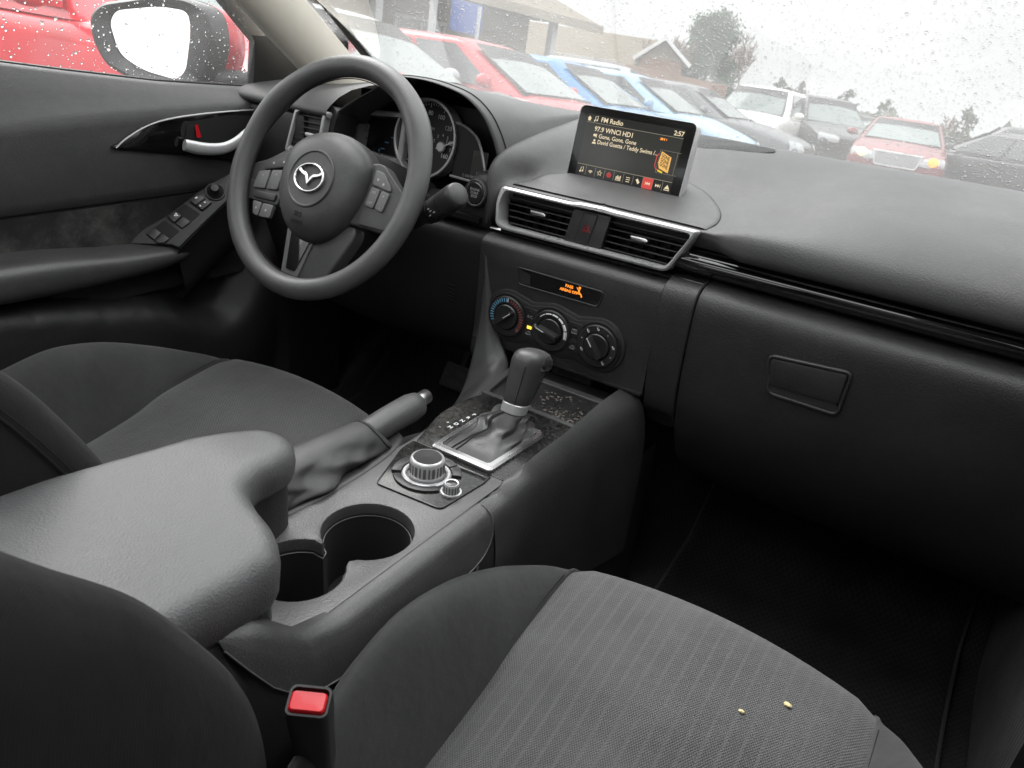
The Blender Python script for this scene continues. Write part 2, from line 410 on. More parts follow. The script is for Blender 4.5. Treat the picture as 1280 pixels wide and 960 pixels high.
# left shoulder of the pad, outboard of the instrument hood
bm = BM(); rows = []
for x in (-.735, -.70, -.66, -.62, -.58, -.55, -.52, -.50):
    d = .02 * sstep(-.60, -.52, x)
    rows.append([V((x, a, b + (d if .18 < a < .7 else 0))) for a, b in [(.17, .752), (.15, .756), (.146, .765), (.155, .775), (.20, .785), (.30, .792), (.47, .80), (.56, .79), (.8, .73)]])
grid(bm, rows); obj('side_pad', bm, M['pad'], dash, sub=1)

# ---- instrument hood: arch lofted forward from its rear lip
lip = [at(393, 180, y=.185), at(402, 163, y=.18), at(431, 134, y=.172), at(476, 107, y=.165), V((-.372, .160, .838)), at(527, 99, y=.160), at(560, 109, y=.162), at(585, 122, y=.166), at(605, 144, y=.172), at(618, 172, y=.180), V((-.168, .187, .745))]
lipc = catmull(lip, 6)
bm = BM()
def hood_ring(dy, flat_, shrink=0.0):
    out = []
    for p in lipc:
        y = p.y + dy
        base = .800 if y > .3 else .78
        z = p.z + (max(base - .004, .0) - p.z) * flat_ if p.z > base else p.z + (.0) * flat_
        cx = -.36
        out.append(V((cx + (p.x - cx) * (1 - shrink), y, z - shrink * .06)))
    return out
rows = [hood_ring(.075, 0, .09), hood_ring(.03, 0, .055), hood_ring(.006, 0, .030), hood_ring(-.003, 0, .012), hood_ring(-.004, 0, -.004), hood_ring(.002, 0, -.016), hood_ring(.014, 0, -.026), hood_ring(.05, .06, -.045), hood_ring(.11, .25, -.07), hood_ring(.20, .65, -.10), hood_ring(.30, .95, -.13), hood_ring(.42, 1.3, -.14)]
grid(bm, rows); ho = obj('instrument_hood', bm, M['hood'], dash, ang=180)
bm = BM()  # seam along the foot of the hood
tube(bm, [p + V((.0, .0, .0)) for p in hood_ring(.014, 0, -.0275)], .0013, 5); obj('seam', bm, M['void'], ho)
# deck behind the hood
bm = BM(); grid(bm, [[V((x, y, z - .006)) for y, z in ((.33, .79), (.47, .80), (.56, .79), (.68, .762), (.80, .73))] for x in (-.56, -.45, -.36, -.26, -.165)])
obj('rear_deck', bm, M['pad'], dash, sub=1)

# ---- cavity behind the instruments
cl = None
bm = BM()
for p, q in ((0, 1),):
    rings = [[V((-.36 + (a.x + .36) * s, y, .745 + (a.z - .745) * s)) for a in lipc] for s, y in ((.93, .235), (.86, .262))]
    grid(bm, rings)
box(bm, (-.36, .275, .715), (.35, .01, .17)); box(bm, (-.36, .215, .652), (.37, .12, .008))
cl = obj('instrument_cluster', bm, M['cluster'], dash, ang=30)
GY = .238
GF = Fr((-.357, GY, .742), (1, 0, 0), (0, .17, .985))
bm = BM(); extrude_ring(bm, circ(.0665, 56), circ(.0615, 56), GF, -.02, .004, .0012); obj('gauge_ring', bm, M['satin'], cl)
bm = BM(); flat(bm, circ(.0615, 48), GF, -.012); obj('gauge_face', bm, M['cluster'], cl)
bm = BM()
for i, s in enumerate(['0', '20', '40', '60', '80', '100', '120', '140', '160']):
    a = R(225 - i * 32); text(bm, s, GF, .043 * cos(a), .043 * sin(a), -.0112, .0105, 'CENTER')
for i in range(49):
    a = R(225 - i * 256 / 48); r0 = .056 if i % 6 else .0535
    F2 = Fr(GF(r0 * cos(a), r0 * sin(a), -.0112), GF.u * cos(a) + GF.v * sin(a), GF.v * cos(a) - GF.u * sin(a)); box(bm, (.002, 0, 0), (.004 if i % 6 else .007, .0009, .0004), F2)
text(bm, 'MPH', GF, 0, .018, -.0112, .008, 'CENTER')
# small inner dial of the rev counter on the lower edge
G2 = Fr(GF(.030, -.008, -.010), GF.u, GF.v)
for i in range(7):
    a = R(190 - i * 33); text(bm, str(i + 1), G2, .019 * cos(a), .019 * sin(a), .0012, .0075, 'CENTER')
obj('gauge_print', bm, M['white'], cl, smooth=False)
bm = BM(); a = R(24); F2 = Fr(G2(0, 0, .004), G2.u * cos(a) + G2.v * sin(a), G2.v * cos(a) - G2.u * sin(a)); box(bm, (.010, 0, 0), (.040, .0018, .001), F2)
lathe(bm, [(.0, .005), (.007, .005), (.009, .003), (.009, 0)], G2, 24); obj('needle', bm, M['satin'], cl)
# left and right pods: silver rims with dark displays
PL = Fr((-.455, GY, .728), (1, 0, 0), (0, .12, .99))
left_out = rpoly([(-.066, -.040), (-.058, .040), (.055, .050), (.055, -.040)], [.006, .02, .01, .004], 5)
bm = BM(); extrude_ring(bm, left_out, off2(left_out, -.011), PL, -.03, .004, .002, cin=-.022); obj('pod_rim', bm, M['satin'], cl)
bm = BM(); flat(bm, off2(left_out, -.010), PL, -.022); obj('pod_face', bm, M['cluster'], cl)
bm = BM()
for k, (a, b) in enumerate(((-.012, -.02), (-.004, -.008), (.008, .002), (.02, .008), (.03, .01))): box(bm, (a, b, -.021), (.008, .0016, .0006), PL)
text(bm, 'F', PL, -.02, -.026, -.021, .010, 'CENTER'); obj('pod_print', bm, M['blueprint'], cl, smooth=False)
PR = Fr((-.262, GY - .012, .728), (1, 0, 0), (0, .12, .99))
rr_ = rpoly([(-.030, -.036), (-.035, .052), (.012, .038), (.034, .0), (.043, -.036)], [.004, .004, .02, .03, .004], 5)
bm = BM(); flat(bm, rr_, PR, -.012); obj('pod_face', bm, M['cluster'], cl)
bm = BM(); tube(bm, catmull([PR(-.033, .051, -.008), PR(-.008, .046, -.006), PR(.016, .032, -.005), PR(.031, .006, -.005), PR(.041, -.022, -.006)], 6), .0022, 6); tube(bm, [PR(-.028, -.034, -.004), PR(.042, -.036, -.004)], .0022, 6); obj('pod_rim', bm, M['satin'], cl)
bm = BM(); box(bm, (.022, -.008, -.0115), (.030, .044, .0006), PR); obj('lcd_window', bm, M['screenbar'], cl)
bm = BM(); text(bm, '126 mi', PR, .018, -.022, -.0105, .008); text(bm, 'E 086980', PR, -.008, -.029, -.0105, .0065); obj('lcd_print', bm, M['grey_print'], cl, smooth=False)

# ---- plinth the display stands on, with its arched seam
out = [(-.133, .176), (-.126, .205), (-.108, .240), (-.078, .280), (-.035, .312), (.02, .325), (.08, .318), (.13, .295), (.165, .255), (.178, .215), (.176, .175)]
oc = [(p.x, p.y) for p in catmull([(a, b, 0) for a, b in out], 5)]
bm = BM(); rings = []
for s, h in ((1.0, .0002), (.997, .0016), (.96, .0026), (.75, .0026), (.5, .0025), (.25, .0025), (.02, .0025)):
    rings.append([V((.02 + (a - .02) * s, .178 + (b - .178) * s, pad_z(.02 + (a - .02) * s, .178 + (b - .178) * s) + h)) for a, b in oc])
loft(bm, rings, closed=False); pl = obj('display_plinth', bm, M['pad'], dash, ang=180)
bm = BM(); tube(bm, [V((a, b, pad_z(a, b) + .0006)) for a, b in oc], .0010, 5); obj('seam', bm, M['void'], pl)

# ---- lower dash: piano strip, ledge, face
bm = BM()
prof = [(.182, .683), (.150, .684), (.142, .676), (.143, .664), (.150, .655), (.180, .650)]
grid(bm, [[V((max(x, .147 + (z - .652) * .43), y + .008, z)) for y, z in prof] for x in (.0, .19, .3, .45, .6, .735)]); obj('gloss_trim_strip', bm, M['pianoclean'], dash, sub=1)
bm = BM(); grid(bm, [[V((x, y, z)) for y, z in ((.18, .6505), (.152, .6502), (.149, .648), (.150, .645), (.18, .6435))] for x in (-.150, 0, .15, .2)]); obj('lower_trim_strip', bm, M['pianoclean'], dash, ang=30)
bm = BM(); tube(bm, [V((.17, .1500, .6835)), V((.735, .1500, .6835))], .0016, 6); obj('strip_highlight_bead', bm, M['pianoclean'], dash)
def face(x0, x1, name, mat, prof, n=6, **k):
    bm = BM(); grid(bm, [[V((lerp(x0, x1, i / n), y, z)) for y, z in prof] for i in range(n + 1)]); return obj(name, bm, mat, dash, **k)
pf = [(.180, .652), (.156, .651), (.136, .645), (.126, .636), (.122, .622), (.121, .60), (.122, .55), (.128, .50), (.140, .45), (.165, .40), (.21, .34), (.30, .28), (.40, .25)]
# glove box lid and the piece between it and the centre stack
gb = None
gx0, gx1 = .200, .735
cut = rpoly([(.311, .5905), (.407, .5985), (.4055, .5435), (.321, .5435)], .007, 4)
bm = BM(); grid(bm, [[V((x, y, z)) for y, z in pf] for x in [gx0 + .0015, .24, .30, .36, .42, .5, .6, .735]]); gb = obj('glove_box', bm, M['panel'], dash, sub=2)
GP = Fr((0, .1195, 0), (1, 0, 0), (0, 0, 1))   # n points to the rear (-y)
bm = BM(); extrude_ring(bm, off2(cut, .0035), off2(cut, -.001), GP, -.004, .0026, .0012); obj('handle_rim', bm, M['panel'], gb)
bm = BM()
up = rpoly([(.313, .589), (.405, .597), (.404, .556), (.318, .554)], .004, 3); prism(bm, up, GP, -.003, .0030, .001)
flat(bm, rpoly([(.318, .554), (.404, .556), (.4045, .545), (.322, .545)], .003, 3), GP, .0014); obj('handle', bm, M['dark'], gb)
face(.152, .1985, 'side_trim_panel', M['panel'], [(y - .0005, z) for y, z in pf[:9]] + [(.150, .45), (.17, .42)], 3, sub=2)
# centre stack face
pc = [(.182, .643), (.156, .643), (.139, .640), (.129, .634), (.1265, .628), (.1268, .60), (.1272, .56), (.1275, .52), (.128, .476)]
cf = face(-.148, .1505, 'centre_panel', M['panel'], pc, 6, ang=40)
bm = BM(); tube(bm, [V((.1513, y - .001, z)) for y, z in pc[:8]], .0013, 5); obj('panel_gap', bm, M['void'], dash)
bm = BM(); tube(bm, [V((.1993, y - .002, z)) for y, z in pf[:9]], .0015, 5); obj('panel_gap', bm, M['void'], dash)
# lower edge of the stack and the open bin under it
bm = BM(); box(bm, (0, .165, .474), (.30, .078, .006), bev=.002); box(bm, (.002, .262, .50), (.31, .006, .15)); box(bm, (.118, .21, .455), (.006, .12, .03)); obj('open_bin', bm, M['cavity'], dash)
bm = BM(); box(bm, (.028, .150, .462), (.070, .012, .022), bev=.003); u = obj('media_socket_panel', bm, M['dark'], dash)
SF = Fr((.028, .1437, .462))
bm = BM(); extrude_ring(bm, rrect(.028, .015, .002, 3, -.008), rrect(.025, .012, .002, 3, -.008), SF, -.002, .0012); box(bm, (-.008, -.003, .0), (.022, .003, .002), SF); lathe(bm, [(.0, .0006), (.0025, .0006), (.003, -.001)], SF, 16, ca=.022, cb=-.002); obj('socket', bm, M['rubber'], u)

# ---- information window in the stack
K = Fr((-.005, .127, .529))
bm = BM(); op = rpoly([(-.0725, .0775), (.0700, .0775), (.0655, .0560), (-.0675, .0545)], .004, 4)
extrude_ring(bm, off2(op, .0022), op, K, -.001, .0022, .0008); w = obj('information_display', bm, M['dark'], dash)
bm = BM(); flat(bm, op, K, .0006); obj('window_glass', bm, M['bezel'], w)
bm = BM(); flat(bm, [(-.0715, .077), (-.050, .072), (-.049, .0565), (-.067, .0555)], K, .0009); obj('window_end', bm, M['dark'], w)
bm = BM(); text(bm, 'PASS', K, .0165, .0722, .0012, .0062, 'CENTER', bold=.00018); text(bm, 'AIRBAG OFF', K, .0165, .0655, .0012, .0058, 'CENTER', sx=.92, bold=.00018)
lathe(bm, [(.0, 0.0), (.0021, 0.0)], Fr(K(.0335, .0745, .0012)), 12); tube(bm, [K(.0335, .0715, .0012), K(.0315, .0655, .0012), K(.037, .0655, .0012), K(.038, .0615, .0012)], .0009, 5); tube(bm, [K(.029, .0745, .0013), K(.039, .0625, .0013)], .0005, 4)
obj('lit_warning', bm, M['orange'], w, smooth=False)

# ---- climate control panel with three dials
cp = thing('climate_panel', 'black climate control panel with three round dials below the orange airbag light', 'control panel', (-.005, .125, .529))
sp = .0783
def capsule(r, n=20, w=.026):
    out = []
    def arc(cx, a0, a1, rr, m):
        return [(cx + rr * cos(R(lerp(a0, a1, i / m))), rr * sin(R(lerp(a0, a1, i / m)))) for i in range(m + 1)]
    out += arc(sp, -105, 105, r, n); out += [(sp * .5, w)]; out += arc(0, 75, 105, r, 5); out += [(-sp * .5, w)]
    out += arc(-sp, 75, 285, r, n); out += [(-sp * .5, -w)]; out += arc(0, 255, 285, r, 5); out += [(sp * .5, -w)]
    return out
bm = BM(); prism(bm, capsule(.0415, w=.0335), K, -.01, .0035, .003); obj('housing', bm, M['dark'], cp)
bm = BM(); prism(bm, capsule(.0365, w=.0275), K, 0, .0060, .0015); obj('fascia', bm, M['switch'], cp)
def switch(a, b, w, h, lit=None):
    bm = BM(); prism(bm, rrect(w, h, .002, 3, a, b), K, .004, .0072, .0008); s = obj('push_switch', bm, M['switch'], cp); return s
s1 = switch(-.0385, .0125, .025, .0225); s2 = switch(-.0385, -.0125, .025, .0225); s3 = switch(.0385, .0125, .025, .0225); s4 = switch(.0385, -.0125, .025, .0225)
def symb(parent, name, mat, fn):
    bm = BM(); fn(bm); return obj(name, bm, mat, parent, smooth=False)
symb(s1, 'print', M['grey_print'], lambda bm: text(bm, 'A/C', K, -.0385, .0105, .0074, .0062, 'CENTER'))
def car_icon(bm, a, b):
    tube(bm, [K(a - .004, b - .002, .0075), K(a - .004, b, .0075), K(a - .002, b + .001, .0075), K(a - .001, b + .003, .0075), K(a + .002, b + .003, .0075), K(a + .004, b, .0075), K(a + .004, b - .002, .0075), K(a - .004, b - .002, .0075)], .0004, 4)
    tube(bm, [K(a - .001, b, .0075), K(a + .001, b + .0015, .0075), K(a + .001, b - .001, .0075)], .0004, 4)
symb(s2, 'print', M['grey_print'], lambda bm: car_icon(bm, -.0385, -.0155))
symb(s4, 'print', M['grey_print'], lambda bm: car_icon(bm, .0385, -.0145))
def defrost(bm, a, b, s=1.0, c=.0075):
    tube(bm, [K(a - .004 * s, b - .003 * s, c), K(a - .004 * s, b + .003 * s, c), K(a + .004 * s, b + .003 * s, c), K(a + .004 * s, b - .003 * s, c), K(a - .004 * s, b - .003 * s, c)], .0004, 4)
    for k in (-.002, 0, .002): tube(bm, [K(a + k * s, b - .002 * s, c), K(a + (k + .0008) * s, b, c), K(a + k * s, b + .002 * s, c)], .0003, 4)
symb(s3, 'print', M['grey_print'], lambda bm: defrost(bm, .0385, .0105))
for s, a, b, m in ((s1, -.0385, .0185, 'knob'), (s3, .0385, .0185, 'knob'), (s4, .0385, -.0065, 'knob'), (s2, -.0375, -.0062, 'yellowlit')):
    bm = BM(); box(bm, (a, b, .0074), (.0065 if m != 'yellowlit' else .0075, .0020 if m != 'yellowlit' else .0045, .0012), K, .0004); obj('indicator_lamp', bm, M[m], s)
for i, (a, ang_) in enumerate(((-sp, 40), (0, 165), (sp, 128))):
    bm = BM()
    DF = Fr(K(a, 0, .006), K.u, K.v)
    extrude_ring(bm, circ(.0320, 48), circ(.0198, 48), DF, -.004, .0042, .0016, cin=.001)
    d = obj('dial', bm, M['switch'], cp, label=['temperature dial with blue and red ticks', 'fan speed dial with white segments', 'airflow dial with figure symbols'][i])
    bm = BM(); extrude_ring(bm, circ(.0352, 48), circ(.0330, 48), DF, -.003, .0012); obj('dial_gap', bm, M['void'], d)
    bm = BM(); lathe(bm, [(.0198, .001), (.0195, .006), (.0185, .0072), (.0165, .0074), (0.0001, .0055)], DF, 40)
    c, s_ = cos(R(ang_)), sin(R(ang_)); BF = Fr(DF(0, 0, .006), DF.u * c + DF.v * s_, DF.v * c - DF.u * s_)
    prism(bm, rpoly([(-.018, -.0042), (.018, -.0028), (.018, .0028), (-.018, .0042)], .003, 4), BF, -.002, .0125, .0014); obj('grip', bm, M['knob'], d)
    bm = BM(); box(bm, (.0105, 0, .0127), (.014, .0012, .0006), BF); obj('pointer', bm, M['white'], d)
    if i == 0:
        for nm, mt, r0, r1 in (('cold_ticks', 'blueprint', 95, 205), ('hot_ticks', 'redprint', -40, 82)):
            bm = BM(); k = 0; a0 = r0
            while a0 <= r1:
                ca, sa = cos(R(a0)), sin(R(a0)); TF = Fr(DF(.0265 * ca, .0265 * sa, .0043), DF.u * ca + DF.v * sa, DF.v * ca - DF.u * sa); box(bm, (0, 0, 0), (.0055, .0015, .0004), TF); a0 += 9
            obj(nm, bm, M[mt], d, smooth=False)
        bm = BM(); box(bm, (.0, .0265, .0043), (.0016, .006, .0005), DF); text(bm, 'C', DF, -.0215, -.016, .0043, .006, 'CENTER'); text(bm, 'H', DF, .021, -.017, .0043, .005, 'CENTER'); obj('dial_print', bm, M['white'], d, smooth=False)
    elif i == 1:
        bm = BM()
        for k in range(6):
            pts = []
            a0 = 138 - k * 25; w_ = .0007 + .0004 * k
            tube(bm, [DF(.0262 * cos(R(a0 - q)), .0262 * sin(R(a0 - q)), .0042) for q in (0, 7, 14, 21)], w_, 5)
        text(bm, '0', DF, -.0262, .001, .0044, .0075, 'CENTER')
        for k in range(4):
            q = R(90 * k + 45); tube(bm, [DF(.0262, -.004, .0044), DF(.0262 + .0028 * cos(q), -.004 + .0028 * sin(q), .0044)], .0009, 5)
        obj('dial_print', bm, M['white'], d, smooth=False)
    else:
        bm = BM()
        for q in (165, 205, 95, 55, 12, -22, -60, 132):
            ca, sa = .026 * cos(R(q)), .026 * sin(R(q))
            if q in (165, 55, -22): lathe(bm, [(0, .0043), (.0007, .0043)], DF, 8, ca=ca, cb=sa) if False else flat(bm, circ(.0008, 8, ca, sa), DF, .0044)
            else:
                flat(bm, circ(.0011, 8, ca - .0005, sa + .002), DF, .0044); tube(bm, [DF(ca - .0005, sa + .001, .0044), DF(ca + .0008, sa - .0012, .0044), DF(ca + .003, sa - .0012, .0044)], .0006, 4); tube(bm, [DF(ca + .003, sa + .001, .0044), DF(ca + .0012, sa + .001, .0044)], .0004, 4)
        obj('dial_print', bm, M['white'], d, smooth=False)

# ---- centre vents in one chrome frame, hazard button between them
VF = Fr((0, .1585, .685), (1, 0, 0), (0, sin(R(10)), cos(R(10))))
vo = rpoly([(-.138, .0275), (-.0200, .0275), (-.0052, .0300), (.0338, .0312), (.0488, .0300), (.1735, .0295), (.1455, -.0330), (-.123, -.0350), (-.137, -.030), (-.1435, .004)], [.006, .004, .006, .006, .004, .006, .010, .010, .012, .02], 4)
vi = rpoly([(-.1285, .0205), (-.0200, .0205), (-.0052, .0212), (.0338, .0218), (.0488, .0212), (.1640, .0215), (.1405, -.0258), (-.118, -.0275), (-.129, -.024), (-.1345, .003)], [.005, .004, .006, .006, .004, .005, .008, .008, .010, .02], 4)
cv = None
bm = BM(); extrude_ring(bm, vo, vi, VF, -.012, .013, .0026, cin=.0); cv = obj('centre_vent_frame', bm, M['satin'], dash)
bm = BM(); flat(bm, off2(vi, .001), VF, -.045)
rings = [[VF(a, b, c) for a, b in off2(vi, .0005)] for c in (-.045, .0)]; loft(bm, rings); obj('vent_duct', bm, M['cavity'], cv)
for x0, x1, sk in ((-.127, -.0185, 0), (.0410, .160, .022)):
    for k in range(5):
        b = .0135 - k * .0093
        xa = x0 - (.003 if x0 < 0 else 0) + (.0 if x0 > 0 else .002 * k); xb = x1 - sk * (k + .4) / 5 if sk else x1 - .0008 * k
        bm = BM(); box(bm, ((xa + xb) / 2, b, -.010), (xb - xa, .0018, .016), VF, .0006); obj('vent_slat', bm, M['slat'], cv)
    bm = BM()
    for k in range(6): box(bm, (x0 + (k + .5) * (x1 - x0) / 6, -.003, -.030), (.0012, .046, .014), VF)
    obj('vertical_vane', bm, M['cavity'], cv)
    xm = -.0715 if x0 < 0 else .0930
    bm = BM(); prism(bm, rpoly([(xm - .014, .0030), (xm + .010, .0035), (xm + .014, .0005), (xm + .013, -.003), (xm - .012, -.0035)], .003, 4), VF, -.006, .006, .0016); obj('vent_tab', bm, M['chrome'], cv)
bm = BM(); prism(bm, rpoly([(-.0155, .0195), (.0445, .0205), (.0385, -.0275), (-.0215, -.0275)], .002, 3), VF, -.03, .0035, .001); hz = obj('hazard_panel', bm, M['panel'], dash)
hb = rpoly([(.0015, .0175), (.0245, .0180), (.0185, -.0262), (-.0035, -.0258)], .004, 4)
bm = BM(); extrude_ring(bm, off2(hb, .001), hb, VF, .002, .0036); obj('button_gap', bm, M['void'], hz)
bm = BM(); prism(bm, off2(hb, -.0006), VF, .002, .0048, .0008); obj('hazard_button', bm, M['dark'], hz)
bm = BM()
for s in (.0062, .0034): tube(bm, [VF(.0115 + s * x, -.004 + s * y, .0050) for x, y in ((-1, -.6), (1, -.6), (0, 1.1))], .0005, 4, closed=True)
obj('hazard_triangle', bm, M['redmark'], hz, smooth=False)

# ---- speaker / defrost grille at the glass, airbag lettering
bm = BM(); 
def hit_pad(px, py):
    d = ray(px, py); k = .7
    while k < 2.2 and (CAM + d * k).z > pad_z((CAM + d * k).x, (CAM + d * k).y): k += .002
    return CAM + d * k
dg = [(q.x, q.y) for q in (hit_pad(px, py) for px, py in ((868, 169), (915, 177), (958, 186), (969, 190), (952, 193), (905, 189), (866, 183)))]
gp = [(p.x, p.y) for p in catmull([(a, b, 0) for a, b in dg], 5, True)]; gcx, gcy = sum(p[0] for p in gp) / len(gp), sum(p[1] for p in gp) / len(gp)
rings = [[V((gcx + (a - gcx) * s, gcy + (b - gcy) * s, pad_z(gcx + (a - gcx) * s, gcy + (b - gcy) * s) + h)) for a, b in gp] for s, h in ((1.0, .0025), (.97, .003), (.6, .0032), (.05, .0032))]
loft(bm, rings); obj('speaker_grille', bm, plastic('grille_mesh', .015, .6, 350, 1.2, dist=.001), dash)
AF = Fr((.53, .162, .727), (1, 0, 0), (0, .83, .56)); bm = BM()
text(bm, 'SRS AIRBAG', AF, .0, .0075, .0012, .0125, ext=.0003); box(bm, (.04, -.001, .0012), (.085, .0009, .0006), AF); obj('airbag_lettering', bm, M['hood'], dash, smooth=False)

# ---- left: side vent, start button panel, knee panel, stack leg
SV = Fr((-.545, .150, .727), (1, 0, 0), (-.12, .16, .98))
so = rpoly([(-.052, -.040), (-.028, .034), (-.012, .040), (.050, .040), (.044, .024), (.030, -.040)], [.008, .012, .008, .006, .004, .006], 4)
si = off2(so, -.0075)
bm = BM(); extrude_ring(bm, so, si, SV, -.012, .006, .0016, cin=-.002); sv = obj('side_vent', bm, M['satin'], dash)
bm = BM(); flat(bm, si, SV, -.03); loft(bm, [[SV(a, b, c) for a, b in si] for c in (-.03, 0)]); obj('vent_duct', bm, M['cavity'], sv)
for k in range(6):
    b = .026 - k * .0098; x0 = -.030 - k * .0033; x1 = .037 - k * .0025
    bm = BM(); box(bm, ((x0 + x1) / 2, b, -.008), (x1 - x0, .0018, .014), SV, .0005); obj('vent_slat', bm, M['slat'], sv)
bm = BM(); prism(bm, rrect(.020, .006, .002, 3, .008, -.004), SV, -.004, .005, .0012); obj('vent_tab', bm, M['satin'], sv)
bm = BM(); prism(bm, off2(so, .011), SV, -.06, -.008, .003); obj('vent_surround', bm, M['dark'], dash)
bm = BM(); box(bm, (-.64, .165, .700), (.17, .03, .11), bev=.012); obj('end_panel', bm, M['dark'], dash)
# panel right of the column carrying the start button; a curved web up to the hood
bm = BM()
cols = []
for x, y0 in ((-.33, .178), (-.27, .172), (-.230, .166), (-.210, .163), (-.190, .161), (-.172, .161), (-.160, .165)):
    zt = .668 if x < -.24 else lerp(.668, .722, sstep(-.24, -.20, x))
    cols.append([V((x, y0 + .03, zt + .004)), V((x, y0 + .004, zt)), V((x, y0, lerp(zt, .655, .3))), V((x, y0 - .002, lerp(zt, .655, .7))), V((x, y0, .655)), V((x, y0 + .004, .640)), V((x, y0 + .014, .634))])
grid(bm, cols); obj('start_button_panel', bm, M['panel'], dash, sub=2)
SB = Fr((-.1865, .1555, .693), (1, -.08, 0), (0, .1, .995))
bm = BM(); lathe(bm, [(.0215, -.012), (.0215, .0015), (.0195, .003), (.0172, .0015), (.0168, -.004)], SB, 40); sb = obj('start_button', bm, M['dark'], dash)
bm = BM(); lathe(bm, [(.0165, -.004), (.0162, .0022), (.0150, .0034), (.0002, .0030)], SB, 36); obj('button_cap', bm, M['knob'], sb)
bm = BM(); lathe(bm, [(.0174, -.001), (.0178, .0022), (.0184, .0022), (.0188, .001)], SB, 40); obj('button_ring', bm, M['satin'], sb)
bm = BM()
for s, y in (('ENGINE', .0052), ('START', .0), ('STOP', -.0052)): text(bm, s, SB, 0, y, .0037, .0052, 'CENTER', bold=.0001)
obj('button_print', bm, M['grey_print'], sb, smooth=False)
bm = BM()
kp = [(.19, .638), (.160, .636), (.150, .626), (.150, .60), (.152, .55), (.16, .50), (.175, .45), (.21, .40), (.28, .37)]
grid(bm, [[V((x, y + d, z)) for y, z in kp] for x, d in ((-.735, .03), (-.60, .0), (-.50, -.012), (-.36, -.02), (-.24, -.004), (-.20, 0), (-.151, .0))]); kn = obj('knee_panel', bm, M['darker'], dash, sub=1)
bm = BM()
for k in range(5):
    p = V((-.222 + .0012 * k, .149, .538 - .0065 * k)); tube(bm, [p, p + V((.013, .0003, -.0012))], .0012, 4)
obj('vent_slots', bm, M['void'], kn)
# leg of the stack sweeping down to the console
edge = [at(605, 318, y=.132), at(605.5, 345, y=.128), at(600, 400, y=.118), at(590, 450, y=.098), at(578, 488, y=.075), at(562, 513, y=.01), at(540, 532, y=-.07), at(505, 556, y=-.155), at(478, 576, y=-.215)]
inner = [at(606, 318, y=.1245), at(608, 345, y=.1240), at(614, 385, y=.1235), at(621, 418, y=.121), at(631, 452, y=.105), V((-.050, .04, .4545)), V((-.036, -.06, .4545)), V((-.028, -.15, .4545)), V((-.020, -.215, .4545))]
bm = BM(); ec, ic = catmull(edge, 5), catmull(inner, 5)
rows = []
for e, i in zip(ec, ic):
    out_ = V((-.06, .02, -.012)) if e.z > .47 else V((-.03, .02, -.03))
    rows.append([i + V((.004, .004, -.006)), i, lerp(i, e, .5) + V((0, -.002, .002)), lerp(i, e, .9), e, e + V((-.004, .004, -.004)), e + out_ * .5 + V((0, .02, -.02)), e + out_ * .7 + V((0, .09, -.09)), e + out_ * .7 + V((0.0, .12, -.25))])
grid(bm, rows); obj('stack_leg_panel', bm, M['console'], dash, ang=180)

# ================================================================== DISPLAY
SF_ = tilt((.0025, .2753, .777), 10.2)
dp = thing('infotainment_display', 'tablet style radio display in a silver rim standing on the dashboard', 'display', SF_(0, -.06, -.008))
shape = rrect(.1925, .1177, .009, 6)
bm = BM()
rings = [[SF_(a * s, b * s, c) for a, b in shape] for s, c in ((.90, -.030), (.985, -.022), (1.0, -.012), (1.0, -.002), (.993, .0004), (.982, .0004))]
loft(bm, rings, cap0=True); obj('silver_rim', bm, M['satin'], dp)
bm = BM(); flat(bm, rrect(.1925 * .974, .1177 * .956, .0075, 6), SF_, .0006); obj('bezel', bm, M['bezel'], dp)
bm = BM(); flat(bm, [(-.0806, .0470), (.0796, .0470), (.0796, -.0445), (-.0800, -.0445)], SF_, .0008); scn = obj('screen', bm, M['screen'], dp)
bm = BM(); flat(bm, [(-.0806, .0470), (.0796, .0470), (.0796, .0350), (-.0806, .0350)], SF_, .00095); flat(bm, [(-.0800, -.0285), (.0796, -.0285), (.0796, -.0445), (-.0800, -.0445)], SF_, .00095); obj('menu_bar', bm, M['screenbar'], scn, smooth=False)
bm = BM(); box(bm, (-.0002, .0348, .001), (.1592, .00055, .0002), SF_); box(bm, (-.0002, -.0280, .001), (.1592, .0007, .0002), SF_)
for a in (-.0632, -.0470, -.0310, -.0148, .0014, .0174, .0334, .0500, .0655): box(bm, (a, -.0362, .001), (.0004, .0135, .0002), SF_)
for a, b, w_, h_ in ((.0720, .0142, .0330, .0003), (.0720, -.0182, .0330, .0003), (.0555, -.002, .0003, .0325), (.0885 - .0055, -.002, .0003, .0325)): box(bm, (a - .006, b, .001), (w_, h_, .0002), SF_)
obj('rule_line', bm, M['line'], scn, smooth=False)
bm = BM(); T = lambda s, a, b, z, **k: text(bm, s, SF_, a, b, .0012, z, **k)
T('FM Radio', -.0565, .0404, .0098, bold=.00016); T('97.9 WNCI HD1', -.0640, .0262, .0098, bold=.00016, sx=.96); T('Gone, Gone, Gone', -.0545, .0165, .0086, bold=.0001, sx=.95); T('David Guetta / Teddy Swims /...', -.0545, .0078, .0086, bold=.0001, sx=.92); T('2:57', .0632, .0404, .0092, bold=.0002)
